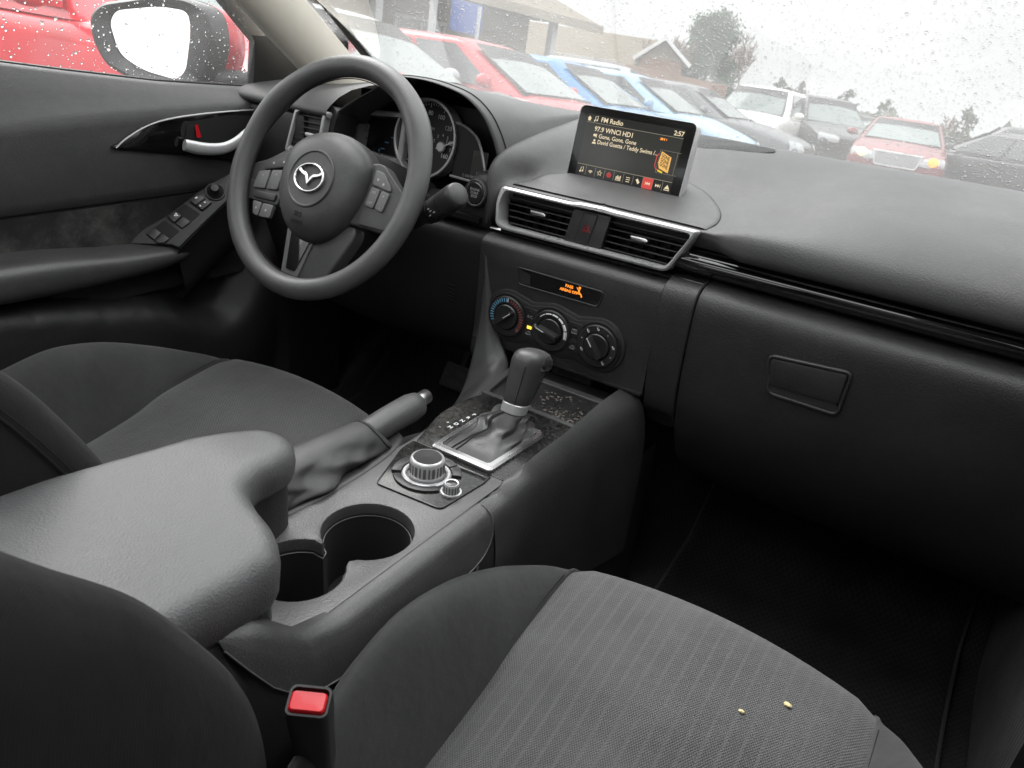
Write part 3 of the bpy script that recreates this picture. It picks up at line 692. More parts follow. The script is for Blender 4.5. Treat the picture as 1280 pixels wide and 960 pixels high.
# home, note, bell, person icons
flat(bm, [(-.0795, .040), (-.0760, .0438), (-.0725, .040), (-.0738, .040), (-.0738, .0368), (-.0782, .0368), (-.0782, .040)], SF_, .0012)
def note(a, b, s=1.0):
    tube(bm, [SF_(a, b, .0012), SF_(a, b + .006 * s, .0012), SF_(a + .004 * s, b + .007 * s, .0012), SF_(a + .004 * s, b + .001 * s, .0012)], .0005 * s, 4); flat(bm, circ(.0014 * s, 8, a - .0008 * s, b), SF_, .0013); flat(bm, circ(.0014 * s, 8, a + .0032 * s, b + .001 * s), SF_, .0013)
note(-.0660, .0378); flat(bm, circ(.0021, 10, -.0618, .0172), SF_, .0012); flat(bm, [(-.0600, .0155), (-.0578, .0135), (-.0578, .0200), (-.0600, .0185)], SF_, .0012)
flat(bm, circ(.0018, 10, -.0600, .0095), SF_, .0012); flat(bm, [(-.0635, .0045), (-.0565, .0045), (-.0575, .0072), (-.0625, .0072)], SF_, .0012)
note(-.0720, -.0390, 1.0)
for k, rr in enumerate((.001, .0026, .0042)): tube(bm, [SF_(-.0550 + rr * cos(R(q)), -.0395 + rr * sin(R(q)), .0012) for q in (40, 70, 100, 140)], .0006, 4)
st = []
for k in range(10):
    rr = .0042 if k % 2 == 0 else .0018; st.append((-.0390 + rr * sin(2 * pi * k / 10), -.0364 + rr * cos(2 * pi * k / 10)))
tube(bm, [SF_(a, b, .0012) for a, b in st], .00045, 4, closed=True)
for k in range(4): box(bm, (-.0100 + k * .0022, -.0375 + .0006 * (k % 2), .0012), (.0014, .0045 + .0015 * (k % 2), .0002), SF_)
box(bm, (-.0067, -.0410, .0012), (.0095, .0008, .0002), SF_)
for k in range(3): tube(bm, [SF_(.0065, -.034 - k * .003, .0012), SF_(.0125, -.034 - k * .003, .0012)], .0006, 4); tube(bm, [SF_(.008 + .0015 * k, -.0355 - k * .003 + .003, .0012), SF_(.008 + .0015 * k, -.0325 - k * .003, .0012)], .0006, 4)
flat(bm, [(.0222, -.0345), (.0250, -.0325), (.0292, -.0375), (.0264, -.0405)], SF_, .0012)
for a0, mir in ((.0745 - .0162, 1),):
    for k in (0, .0034): flat(bm, [(a0 - .0036 + k, -.0340), (a0 - .0004 + k, -.0365), (a0 - .0036 + k, -.0390)], SF_, .0012)
    box(bm, (a0 + .0038, -.0365, .0012), (.0007, .005, .0002), SF_)
flat(bm, [(.0690, -.0385), (.0735, -.0325), (.0775, -.0385)], SF_, .0012); box(bm, (.0733, -.0402, .0012), (.0088, .0011, .0002), SF_)
obj('screen_text', bm, M['warm'], scn, smooth=False)
bm = BM(); flat(bm, [(.0337, -.0285), (.0500, -.0285), (.0500, -.0444), (.0337, -.0444)], SF_, .0011); rb = obj('active_button', bm, M['redlit'], scn, smooth=False)
bm = BM()
for k in (0, .0034): flat(bm, [(.0425 + k, -.0340), (.0393 + k, -.0365), (.0425 + k, -.0390)], SF_, .0016)
box(bm, (.0387, -.0365, .0016), (.0007, .005, .0002), SF_); obj('screen_symbol', bm, M['warm'], scn, smooth=False)
bm = BM()
for k, rr in enumerate((.0016, .0034)): tube(bm, [SF_(-.0228 + rr * cos(R(q)), -.0362 + rr * sin(R(q)), .0012) for q in range(0, 360, 40)], .0006, 4, closed=True)
obj('screen_symbol', bm, M['redlit'], scn, smooth=False)
bm = BM(); flat(bm, circ(.0017, 12, .0480, .0292), SF_, .0012); tube(bm, [SF_(.0452, .0308, .0012), SF_(.0462, .0292, .0012), SF_(.0452, .0276, .0012)], .0006, 4); tube(bm, [SF_(.0508 + .001 * cos(R(q)), .0292 + .002 * sin(R(q)), .0012) for q in (-60, 0, 60)], .0006, 4); box(bm, (.0548, .0292, .0012), (.0006, .003, .0002), SF_); obj('screen_symbol', bm, M['orange'], scn, smooth=False)
# cover picture: an orange slab of three words with a red outline beside it
bm = BM(); flat(bm, [(.0520, .0125), (.0688, .0062), (.0690, -.0165), (.0535, -.0120), (.0505, -.004)], SF_, .0011); ap = obj('cover_picture', bm, M['art'], scn, smooth=False)
bm = BM(); tube(bm, [SF_(.0485, .0085, .0012), SF_(.0462, .0040, .0012), SF_(.0462, -.0090, .0012), SF_(.0485, -.0130, .0012), SF_(.0560, -.0160, .0012)], .0007, 4); obj('screen_symbol', bm, M['redlit'], scn, smooth=False)
bm = BM(); tube(bm, [SF_(.0525, -.0150, .0013), SF_(.0600, -.0170, .0013)], .0013, 4); obj('screen_symbol', bm, M['yellow'], scn, smooth=False)
PA = Fr(SF_(.0528, .0075, .0013), SF_.u * 1.0 - SF_.v * .34, SF_.v)
bm = BM()
for k, s in enumerate(('GONE', 'GONE', 'GONE')): text(bm, s, PA, .0004, -k * .0062, 0, .0072, bold=.0002, sx=.70)
obj('screen_symbol', bm, M['artdark'], scn, smooth=False)

# ================================================================== STEERING WHEEL
WF = tilt((-.355, 0, .70), 26.2)
sw = thing('steering_wheel', 'black three spoke steering wheel with a winged chrome emblem on its hub', 'steering wheel', (-.355, 0, .70))
bm = BM(); n = 96; seg = 18; rings = []
for i in range(n):
    a = 2 * pi * i / n; dgr = math.degrees(a) % 360
    bump = .0022 * math.exp(-((dgr - 35) / 14) ** 2) + .0022 * math.exp(-((dgr - 145) / 14) ** 2)
    ring = []
    for k in range(seg):
        q = 2 * pi * k / seg; rr = .1705 + (.0163 + bump) * cos(q); ring.append(WF(rr * cos(a), rr * sin(a), (.0158 + bump) * sin(q)))
    rings.append(ring)
loft(bm, rings, loop=True); rim = obj('rim', bm, M['wheel'], sw, ang=180)
def seam_arc(a0, a1, r, c):
    return [WF(r * cos(R(lerp(a0, a1, i / 30))), r * sin(R(lerp(a0, a1, i / 30))), c) for i in range(31)]
bm = BM(); tube(bm, [WF(.1535 * cos(2 * pi * i / 90), .1535 * sin(2 * pi * i / 90), -.005) for i in range(90)], .0008, 4, closed=True); obj('rim_seam', bm, M['void'], rim)
# hub cover
oc = [(-.078, .030), (-.060, .052), (-.03, .066), (.0, .070), (.03, .066), (.060, .052), (.078, .030), (.081, .0), (.076, -.035), (.058, -.068), (.030, -.092), (.0, -.099), (-.030, -.092), (-.058, -.068), (-.076, -.035), (-.081, 0)]
occ = [(p.x, p.y) for p in catmull([(a, b, 0) for a, b in oc], 5, True)]
bm = BM(); rings = []
for s, c in ((1.0, -.030), (1.0, -.012), (.985, -.004), (.94, .005), (.86, .0125), (.75, .018), (.62, .0215), (.50, .023), (.3, .0238), (.02, .0240)):
    rings.append([WF(a * s, -.012 + (b + .012) * s, c) for a, b in occ])
loft(bm, rings); cov = obj('airbag_cover', bm, M['cover'], sw, ang=180)
EF = Fr(WF(.001, -.011, .0232), WF.u, WF.v)
bm = BM(); lathe(bm, [(.0435, .0004), (.0425, .0022), (.0405, .0024), (.039, .0008), (.0002, .0004)], EF, 56); obj('emblem_dish', bm, M['cover'], cov)
bm = BM(); eo = circ(.0292, 48, ry=.0218); ei = circ(.0255, 48, ry=.0188); extrude_ring(bm, eo, ei, EF, .001, .0055, .0011)
wing = [(-.0258, .0105), (-.0215, .0128), (-.0165, .0080), (-.0070, .0062), (-.0020, .0010), (0, -.0045), (.0020, .0010), (.0070, .0062), (.0165, .0080), (.0215, .0128), (.0258, .0105), (.0235, .0075), (.0165, .0035), (.0080, .0010), (.0035, -.0055), (0, -.0115), (-.0035, -.0055), (-.0080, .0010), (-.0165, .0035), (-.0235, .0075)]
prism(bm, wing, EF, .001, .0048, .0007, 1); obj('emblem', bm, M['chrome'], cov)
bm = BM(); text(bm, 'SRS', WF, -.002, -.0655, .0222, .0105, 'CENTER', ext=.0004); text(bm, 'AIRBAG', WF, -.002, -.0765, .0194, .0070, 'CENTER', ext=.0004); obj('airbag_lettering', bm, M['void'], cov, smooth=False)
# spokes
def plate(name, poly, c0, c1, mat, parent, bev=.004, **k):
    bm = BM(); prism(bm, poly, WF, c0, c1, bev, 3); return obj(name, bm, mat, parent, **k)
sl = plate('spoke', rpoly([(-.163, -.005), (-.135, .006), (-.085, .040), (-.060, .030), (-.060, -.060), (-.100, -.058), (-.158, -.062), (-.165, -.03)], [.01, .01, .02, .01, .01, .008, .008, .01], 4), -.030, -.010, M['cover'], sw)
sr = plate('spoke', rpoly([(.163, -.005), (.135, .010), (.092, .044), (.060, .036), (.060, -.055), (.100, -.054), (.150, -.055), (.162, -.035)], [.01, .01, .02, .01, .01, .008, .008, .01], 4), -.030, -.010, M['cover'], sw)
carbon = plastic('ribbed_trim', .05, .35, 1500, .3)
plate('trim_plate', rpoly([(-.156, -.030), (-.078, -.034), (-.078, -.060), (-.152, -.061)], .006, 3), -.012, -.0075, carbon, sl, .0015)
plate('trim_plate', rpoly([(.082, .040), (.096, .040), (.150, .004), (.148, -.050), (.084, -.052)], .008, 3), -.012, -.0075, carbon, sr, .0015)
bt = M['switchgrey']
for poly, mt in (([(-.128, -.003), (-.088, .018), (-.078, .018), (-.078, .002), (-.126, -.012)], 'switch'), ([(-.136, -.016), (-.112, -.0095), (-.112, -.040), (-.138, -.043)], 'switchgrey'), ([(-.109, -.009), (-.086, -.005), (-.086, -.037), (-.109, -.040)], 'switchgrey'), ([(-.130, -.046), (-.084, -.044), (-.084, -.055), (-.130, -.057)], 'switch'), ([(-.128, -.062), (-.108, -.062), (-.108, -.084), (-.120, -.082)], 'switchgrey'), ([(-.105, -.062), (-.082, -.061), (-.082, -.082), (-.105, -.084)], 'switchgrey')):
    plate('button', rpoly(poly, .003, 3), -.010, -.004, M[mt], sl, .001)
for poly, mt in (([(.088, .030), (.104, .028), (.124, .010), (.126, .004), (.090, .008)], 'switchgrey'), ([(.090, .005), (.107, .003), (.105, -.025), (.088, -.023)], 'switchgrey'), ([(.110, .003), (.126, .001), (.123, -.027), (.108, -.025)], 'switchgrey')):
    plate('button', rpoly(poly, .003, 3), -.010, -.004, M[mt], sr, .001)
bm = BM()
for s, a, b, z in (('+', -.124, -.021, .008), ('-', -.124, -.037, .010), ('+', -.097, -.015, .008), ('-', -.097, -.034, .010), ('RES', .098, -.002, .005), ('+', .117, -.005, .008), ('-', .117, -.021, .009), ('OFF', .097, -.018, .005)): text(bm, s, WF, a, b, -.0037, z, 'CENTER')
for a, b in ((-.110, .002), (-.090, .007), (-.116, -.072), (-.094, -.072), (.098, .017), (.110, .012)): flat(bm, circ(.002, 8, a, b), WF, -.0037)
obj('button_print', bm, M['grey_print'], sw, smooth=False)
s3_ = plate('spoke', rpoly([(-.050, -.080), (.078, -.055), (.082, -.072), (.052, -.150), (.010, -.163), (-.030, -.163), (-.036, -.150)], [.01, .01, .01, .01, .006, .006, .006], 4), -.036, -.014, M['cover'], sw)
plate('inlay_frame', rpoly([(-.047, -.085), (.014, -.085), (.004, -.158), (-.029, -.158)], .004, 3), -.016, -.0115, M['switchgrey'], s3_, .001)
plate('inlay', rpoly([(-.036, -.085), (.010, -.085), (-.003, -.146), (-.0215, -.146)], .003, 3), -.0125, -.0095, M['pianoclean'], s3_, .0006)

# ================================================================== COLUMN + STALKS
scol = thing('steering_column', 'black steering column shroud with two stalks behind the wheel', 'steering column', (-.355, .10, .65))
bm = BM(); rings = []
for y, zc, w_, h_ in ((.045, .690, .052, .050), (.055, .690, .060, .058), (.10, .668, .064, .064), (.16, .640, .068, .068), (.22, .615, .07, .07)):
    rings.append([V((-.355 + w_ * cos(2 * pi * k / 20) * (1 if abs(cos(2 * pi * k / 20)) < .8 else .95), y, zc + h_ * sin(2 * pi * k / 20))) for k in range(20)])
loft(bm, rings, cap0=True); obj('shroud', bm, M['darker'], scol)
p0, p1 = at(497, 292, y=.065), at(574, 242, y=.028)
d = (p1 - p0); bm = BM(); pts = [V((-.30, .085, .672)), lerp(p0, p1, .0), lerp(p0, p1, .30), lerp(p0, p1, .46), lerp(p0, p1, .52), lerp(p0, p1, .60), lerp(p0, p1, .93), lerp(p0, p1, .985), lerp(p0, p1, 1.0)]
tube(bm, pts, [.007, .0085, .0092, .0102, .0150, .0168, .0182, .0170, .0140], 20); s = obj('wiper_stalk', bm, M['switch'], scol, ang=50)
bm = BM()
for t_ in (.60, .64, .78): tube(bm, [lerp(p0, p1, t_), lerp(p0, p1, t_ + .012)], .0176, 20)
obj('stalk_ring', bm, M['void'], s)
SKF = Fr(lerp(p0, p1, .70), d, V((-.35, -.3, .9)) - d * (V((-.35, -.3, .9)).dot(d) / d.length_squared)); bm = BM()
for a, b in ((-.006, -.003), (.0, .002), (.005, -.002), (-.002, .006)): box(bm, (a, b, .0178), (.004, .0016, .0008), SKF)
obj('stalk_print', bm, M['white'], s, smooth=False)
q0, q1 = at(395, 212, y=.085), at(357, 190, y=.055)
bm = BM(); tube(bm, [V((-.40, .085, .675)), q0, lerp(q0, q1, .55), lerp(q0, q1, .95), q1], [.008, .010, .0135, .0145, .0115], 18); s = obj('indicator_stalk', bm, M['switch'], scol, ang=50)
bm = BM()
for t_, k in ((.6, .010), (.75, .012), (.5, .006)): p = lerp(q0, q1, t_) + V((.004, -.0142, .0)); box(bm, (0, 0, 0), (.005, .001, .002), Fr(p))
obj('stalk_print', bm, M['white'], s, smooth=False)
# ================================================================== CENTRE CONSOLE
ZC = .4535
con = thing('centre_console', 'black grained centre console with twin cup holders and a rotary dial between the seats', 'centre console', (.03, -.25, .10))
# cup holder outline (figure of eight, plan view)
c1, r1 = (.0585, -.3415), .0465
c2, r2 = (.050, -.428), .0440
def arc2(c, r, p0, p1, ccw, n):
    a0 = math.atan2(p0[1] - c[1], p0[0] - c[0]); a1 = math.atan2(p1[1] - c[1], p1[0] - c[0])
    if ccw and a1 < a0: a1 += 2 * pi
    if not ccw and a1 > a0: a1 -= 2 * pi
    return [(c[0] + r * cos(lerp(a0, a1, i / n)), c[1] + r * sin(lerp(a0, a1, i / n))) for i in range(n + 1)]
cuR, cuL = (.0770, -.3890), (.0415, -.3885)
big = arc2(c1, r1, (c1[0] + .024, c1[1] - .0415), (c1[0] - .020, c1[1] - .0436), True, 30)
small = arc2(c2, r2, (c2[0] - .020, c2[1] + .0392), (c2[0] + .030, c2[1] + .0322), True, 26)
cup = big + [cuL] + small + [cuR]
XL, XR = -.022, .109
top_out = [(XL, -.60), (XR + .004, -.60), (XR + .0045, -.50), (XR + .0045, -.30), (XR + .0045, -.215), (XR + .0045, -.168), (-.026, -.168), (XL, -.30), (XL, -.46)]
bm = BM(); fill2d(bm, [top_out, off2(cup, .003)], XY, ZC)
o1 = off2(cup, .003)
loft(bm, [[V((a, b, z)) for a, b in p] for p, z in ((o1, ZC), (off2(cup, .0012), ZC - .0006), (cup, ZC - .003), (off2(cup, -.001), ZC - .02))])
bmesh.ops.remove_doubles(bm, verts=bm.verts[:], dist=.0002)
ct = obj('top_panel', bm, M['console'], con, ang=30)
bm = BM(); ci = off2(cup, -.002)
loft(bm, [[V((a, b, z)) for a, b in p] for p, z in ((off2(cup, -.0008), ZC - .012), (ci, ZC - .016), (off2(cup, -.005), ZC - .085))], cap1=True)
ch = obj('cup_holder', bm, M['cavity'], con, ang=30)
bm = BM(); tube(bm, [V((a, b, ZC - .0145)) for a, b in off2(cup, -.0018)], .0007, 4, closed=True); obj('liner_edge', bm, M['switchgrey'], ch)
# right flank: one profile from the shoulder to the floor, parted along a seam into rim panel, knee pad and a side with shade in its colour
def prof(y):
    f = sstep(-.228, -.13, y) + .25 * sstep(-.05, .12, y); up = .056 * sstep(-.468, -.548, y); dx = .022 * sstep(.03, .15, y)
    x0 = .1135; zt = lerp(ZC, .470, f)
    raw = [(x0 - .003, lerp(ZC - .001, ZC - .02, f), 1), (x0 - .0005, zt - .001, 1), (x0 + .004, zt + .0004, 1), (x0 + .011, zt - .001, .97), (x0 + .0185, zt - .006, .90), (x0 + .0245, zt - .016, .75), (x0 + .0275, zt - .030, .55), (x0 + .0310, zt - .050, .30), (x0 + .0330, zt - .075, .1), (x0 + .0335, .33, 0), (x0 + .0335, .26, 0), (x0 + .0325, .08, 0)]
    return [V((a_ - .004 * up / .056 * w_ + dx * min(1, i / 9), y, b_ + up * w_)) for i, (a_, b_, w_) in enumerate(raw)]
def cut_at(pr, zs):
    """upper and lower pieces of a profile parted at height zs"""
    for i in range(3, len(pr) - 1):
        if pr[i].z >= zs > pr[i + 1].z: return pr[:i + 1], lerp(pr[i], pr[i + 1], (pr[i].z - zs) / (pr[i].z - pr[i + 1].z)), pr[i + 1:]
    return pr[:4], pr[3].copy(), pr[4:]
def resample(pts, n):
    d = [0]
    for p, q in zip(pts, pts[1:]): d.append(d[-1] + (q - p).length)
    out = []
    for k in range(n):
        t_ = d[-1] * k / (n - 1); i = max(j for j in range(len(d)) if d[j] <= t_ + 1e-9); i = min(i, len(pts) - 2); out.append(lerp(pts[i], pts[i + 1], min(1, (t_ - d[i]) / max(1e-9, d[i + 1] - d[i]))))
    return out
SEAM = [(-.566, .503), (-.552, .478), (-.536, .452), (-.515, .428), (-.49, .413), (-.45, .405), (-.38, .403), (-.30, .403), (-.27, .404), (-.255, .407), (-.245, .411), (-.236, .418), (-.230, .427), (-.2268, .440)]
ys = [y for y, _ in SEAM]
up_, lo_ = [], []
for y, z in SEAM:
    a_, c_, b_ = cut_at(prof(y), z); up_.append(resample(a_ + [c_], 16))
bm = BM(); grid(bm, up_); bm2_ = [r[-1] for r in up_]
sp0 = obj('side_panel', bm, M['console'], con, ang=60)
bm = BM(); tube(bm, [p + V((.0005, 0, 0)) for p in bm2_] + [p + V((.0005, .0006, .0003)) for p in up_[-1][-2:2:-2]], .0008, 5); obj('edge_highlight', bm, M['switchgrey'], sp0)  # light grey thread painting the highlight along the seam edge
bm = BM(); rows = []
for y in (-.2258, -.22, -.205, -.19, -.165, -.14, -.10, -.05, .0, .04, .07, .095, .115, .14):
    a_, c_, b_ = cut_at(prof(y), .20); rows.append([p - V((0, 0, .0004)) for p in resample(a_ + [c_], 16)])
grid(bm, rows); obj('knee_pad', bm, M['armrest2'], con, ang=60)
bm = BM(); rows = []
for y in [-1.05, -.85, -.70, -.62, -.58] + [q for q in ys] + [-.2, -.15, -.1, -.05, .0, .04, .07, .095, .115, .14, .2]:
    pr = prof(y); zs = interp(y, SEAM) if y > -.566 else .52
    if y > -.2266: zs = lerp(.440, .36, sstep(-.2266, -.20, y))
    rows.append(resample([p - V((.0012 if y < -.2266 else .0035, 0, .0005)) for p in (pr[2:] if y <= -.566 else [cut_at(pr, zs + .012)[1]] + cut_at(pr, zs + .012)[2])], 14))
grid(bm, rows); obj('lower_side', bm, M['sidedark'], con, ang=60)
bm = BM(); tube(bm, [V((.1462, -.262, .404)), V((.1478, -.285, .36)), V((.1478, -.31, .30))], .0008, 5); obj('panel_gap', bm, M['switchgrey'], con)  # edge highlight carried on downwards as a light grey line
# lower side carpet-plastic below the flank (parting line running backwards)
bm = BM()
grid(bm, [[V((x, y, z)) for x, z in ((-.148, .08), (-.15, .30), (-.146, .39), (-.135, .418), (-.10, .428), (-.05, .432), (-.026, .446), (XL, ZC))] for y in (-1.05, -.6, -.45, -.32, -.25, -.21)])
grid(bm, [[V((lerp(x, -.02 - .03 * f, .0) + (.0 if x > -.03 else .045 * f), y, z)) for x, z in ((-.148, .08), (-.142, .30), (-.130, .39), (-.110, .425), (-.075, .440), (-.05, .447), (-.032, .4525), (-.027, ZC))] for y, f in ((-.21, .3), (-.18, .6), (-.10, 1.1), (-.04, 1.2))])
obj('driver_side_panel', bm, M['console'], con, ang=180)

# ---- rotary commander panel
CMF = Fr((0, 0, ZC), (1, 0, 0), (0, 1, 0))
cpo = rpoly([(.0075, -.274), (.093, -.2655), (.098, -.19), (.096, -.172), (-.022, -.172), (-.022, -.195)], [.006, .008, .004, .004, .004, .01], 4)
bm = BM(); prism(bm, cpo, CMF, -.004, .0022, .0008); sp_ = obj('selector_panel', bm, M['piano'], con)
KF = Fr((.0385, -.222, ZC), (1, 0, 0), (0, 1, 0))
bm = BM(); extrude_ring(bm, circ(.0285, 48), circ(.0235, 48), KF, .001, .0052, .0014); obj('dial_ring', bm, M['satin'], sp_)
def ringbtn(a0, a1, r0=.0295, r1=.040):
    return [(r0 * cos(R(lerp(a0, a1, i / 8))), r0 * sin(R(lerp(a0, a1, i / 8)))) for i in range(9)] + [(r1 * cos(R(lerp(a1, a0, i / 8))), r1 * sin(R(lerp(a1, a0, i / 8)))) for i in range(9)]
for a0, a1 in ((150, 215), (225, 330), (65, 98), (30, 62), (102, 146)):
    bm = BM(); prism(bm, ringbtn(a0, a1, .0295, .0405 if a0 != 225 else .039), KF, .001, .0055, .0008); obj('menu_button', bm, M['switch'], sp_)
bm = BM(); lathe(bm, [(.0205, .002), (.0205, .006), (.0200, .008), (.0200, .0225), (.0190, .0250), (.0170, .0262), (.0165, .0255)], KF, 48); rk = obj('rotary_knob', bm, M['satin'], con)
bm = BM(); lathe(bm, [(.0168, .0250), (.0160, .0262), (.0001, .0258)], KF, 40); obj('knob_cap', bm, M['knob'], rk)
bm = BM()
for k in range(24):
    a = 2 * pi * k / 24; F2 = Fr(KF(.0200 * cos(a), .0200 * sin(a), .0145), V((-sin(a), cos(a), 0)), V((0, 0, 1))); box(bm, (0, 0, .0002), (.0018 if k % 2 else .0034, .0125, .0008), F2, .0002)
obj('knurling', bm, M['switchgrey'], rk)
VK = Fr((.0815, -.232, ZC), (1, 0, 0), (0, 1, 0))
bm = BM(); lathe(bm, [(.0125, .001), (.0120, .0040), (.0100, .0042), (.0098, .003)], VK, 32); lathe(bm, [(.0088, .002), (.0088, .013), (.0080, .0145), (.0066, .0142)], VK, 32); vk = obj('volume_knob', bm, M['satin'], con)
bm = BM(); lathe(bm, [(.0068, .0140), (.0060, .0146), (.0001, .0144)], VK, 24); obj('knob_cap', bm, M['knob'], vk)
bm = BM()
for k in range(16):
    a = 2 * pi * k / 16; F2 = Fr(VK(.0088 * cos(a), .0088 * sin(a), .008), V((-sin(a), cos(a), 0)), V((0, 0, 1))); box(bm, (0, 0, .0001), (.0012, .009, .0007), F2)
obj('knurling', bm, M['switchgrey'], vk)
# ---- gear panel (dusty gloss black) and the tray ahead of it
gpo = rpoly([(-.020, -.170), (.1125, -.170), (.1135, -.10), (.116, -.03), (.116, .004), (-.034, .004), (-.045, -.03), (-.045, -.09)], [.004, .004, .01, .01, .004, .004, .02, .02], 4)
bm = BM(); prism(bm, gpo, CMF, -.004, .0010, .0006); gp_ = obj('gear_panel', bm, M['piano'], con)
bm = BM()
for k, s in enumerate(('P', 'R', 'N', 'D', 'M')):
    text(bm, s, CMF, -.0085 - .0006 * k, -.062 - .0125 * k, .0014, .0085, 'CENTER', bold=.00015)
text(bm, '+', CMF, -.021, -.104, .0014, .008, 'CENTER'); text(bm, '-', CMF, -.021, -.120, .0014, .008, 'CENTER'); obj('gear_lettering', bm, M['white'], gp_, smooth=False)
bm = BM()
prism(bm, rpoly([(-.046, .006), (.118, .006), (.118, .150), (-.060, .150)], .006, 3), CMF, -.02, -.0045, .0008); tr = obj('tray', bm, plastic('tray_rubber', .012, .32, 500, .3, dust=.12, speck=.2), con)
bm = BM(); extrude_ring(bm, rpoly([(-.046, .005), (.119, .005), (.119, .112), (-.062, .112)], .006, 3), rpoly([(-.036, .013), (.111, .013), (.111, .098), (-.050, .098)], .006, 3), CMF, -.005, .0014, .0008); obj('tray_rim', bm, M['console'], tr)
random.seed(3); bm = BM()
for k in range(130):
    u_, v_ = random.random(), random.random()
    x = lerp(-.02, .108, u_ ** .8); y = lerp(.018, .094, v_)
    if random.random() < .82: cx_, cy_ = random.choice(((.02, .07), (.035, .075), (.06, .03), (.08, .025), (.09, .04), (.05, .085), (.10, .06))); x = cx_ + random.gauss(0, .012); y = cy_ + random.gauss(0, .009)
    if not (-.03 < x < .109 and .016 < y < .095): continue
    t = BM(); bmesh.ops.create_icosphere(t, subdivisions=1, radius=random.uniform(.0007, .0021))
    ang = random.random() * pi
    for v in t.verts: v.co = V((v.co.x * 1.5 * cos(ang) - v.co.y * sin(ang), v.co.x * 1.5 * sin(ang) + v.co.y * cos(ang), v.co.z * .5)) * random.uniform(.75, 1.2) + V((x, y, ZC - .0037))
    merge(bm, t)
obj('grit', bm, M['debris'], con, kind='stuff', label='grey brown grit scattered in the tray')

# ---- armrest lid with its forward nose
ar = [(-.125, -1.0), (-.122, -.70), (-.108, -.58), (-.080, -.44), (-.064, -.392), (-.048, -.374), (-.022, -.372), (-.002, -.385), (.008, -.412), (.013, -.440), (.026, -.462), (.050, -.474), (.078, -.482), (.102, -.496), (.114, -.520), (.117, -.60), (.117, -.75), (.116, -1.0)]
arc_ = catmull([(a, b, 0) for a, b in ar], 5); ap_ = [(p.x, p.y) for p in arc_]
def az(x, y):  # crowned top, nose dips slightly, rises to the rear
    return .556 + .010 * sstep(-.45, -.75, y) - .010 * sstep(-.46, -.36, y) - .010 * ((x + .005) / .12) ** 2
bm = BM(); rings = []
from mathutils.geometry import delaunay_2d_cdt
for d, dz in ((-.006, -.054), (-.002, -.049), (.001, -.040), (.0022, -.024), (.0008, -.0115)):
    q = off2(ap_, d); q = [(a, max(b, -1.0)) for a, b in q]
    rings.append([V((a, b, az(a, b) + dz * (.82 if b > -.45 else 1))) for a, b in q])
loft(bm, rings, closed=True)
rim_ = [(p.x, p.y) for p in rings[-1]]; nr = len(rim_)
def rimdist(x, y):
    best = 9
    for i in range(nr):
        (ax_, ay_), (bx_, by_) = rim_[i - 1], rim_[i]; dx_, dy_ = bx_ - ax_, by_ - ay_; l2 = dx_ * dx_ + dy_ * dy_ or 1e-9
        t_ = min(1, max(0, ((x - ax_) * dx_ + (y - ay_) * dy_) / l2)); best = min(best, math.hypot(x - ax_ - t_ * dx_, y - ay_ - t_ * dy_))
    return best
pts_ = [V((a, b)) for a, b in rim_]
for i in range(44):
    for j in range(100):
        x_, y_ = -.13 + i * .006 + (.003 if j % 2 else 0), -.995 + j * .0065
        c_ = False
        for k in range(nr):
            (ax_, ay_), (bx_, by_) = rim_[k - 1], rim_[k]
            if (ay_ > y_) != (by_ > y_) and x_ < (bx_ - ax_) * (y_ - ay_) / (by_ - ay_) + ax_: c_ = not c_
        if c_ and rimdist(x_, y_) > .003: pts_.append(V((x_, y_)))
vo_, _, fo_, *_r = delaunay_2d_cdt(pts_, [(i, (i + 1) % nr) for i in range(nr)], [], 1, 1e-5)
tv = []
for p in vo_:
    d_ = rimdist(p.x, p.y); q = min(1, d_ / .015); tv.append(bm.verts.new((p.x, p.y, az(p.x, p.y) - .0115 * (.82 if p.y > -.45 else 1) * (1 - q) ** 2.6)))
for f_ in fo_:
    try: bm.faces.new([tv[i] for i in f_])
    except ValueError: pass
bmesh.ops.remove_doubles(bm, verts=bm.verts[:], dist=.0006)
obj('armrest', bm, M['armrest'], con, ang=180)
bm = BM(); q = off2(ap_, -.006); loft(bm, [[V((a, b, az(a, b) - .052 * (.82 if b > -.45 else 1))) for a, b in q], [V((a, b, .43)) for a, b in q]]); 
bm2 = bm; obj('storage_bin', bm2, M['panel'], con, ang=60)

# ================================================================== GEAR LEVER
gl = thing('gear_lever', 'black leather gear lever with chrome topped grip in a chrome surround', 'gear lever', (.052, -.115, ZC))
so_ = rpoly([(.004, -.172), (.0925, -.1705), (.097, -.055), (.090, -.044), (.012, -.044), (.002, -.056)], [.006, .006, .018, .012, .012, .018], 5)
si_ = rpoly(off2([(.004, -.172), (.0925, -.1705), (.097, -.055), (.090, -.044), (.012, -.044), (.002, -.056)], -.0115), [.003, .003, .010, .006, .006, .010], 5)
bm = BM(); extrude_ring(bm, so_, si_, CMF, -.003, .0085, .0026, cin=.002); obj('chrome_surround', bm, M['chrome'], gl)
GB = V((.037, -.034, .470))   # collar position
ax = (V((.0415, -.012, .552)) - GB).normalized()
GX = V((1, 0, 0)); GY_ = ax.cross(GX).normalized()
bm = BM(); rings = []
bi = off2(si_, .0004); cen = (sum(p[0] for p in bi) / len(bi), sum(p[1] for p in bi) / len(bi)); m_ = len(bi)
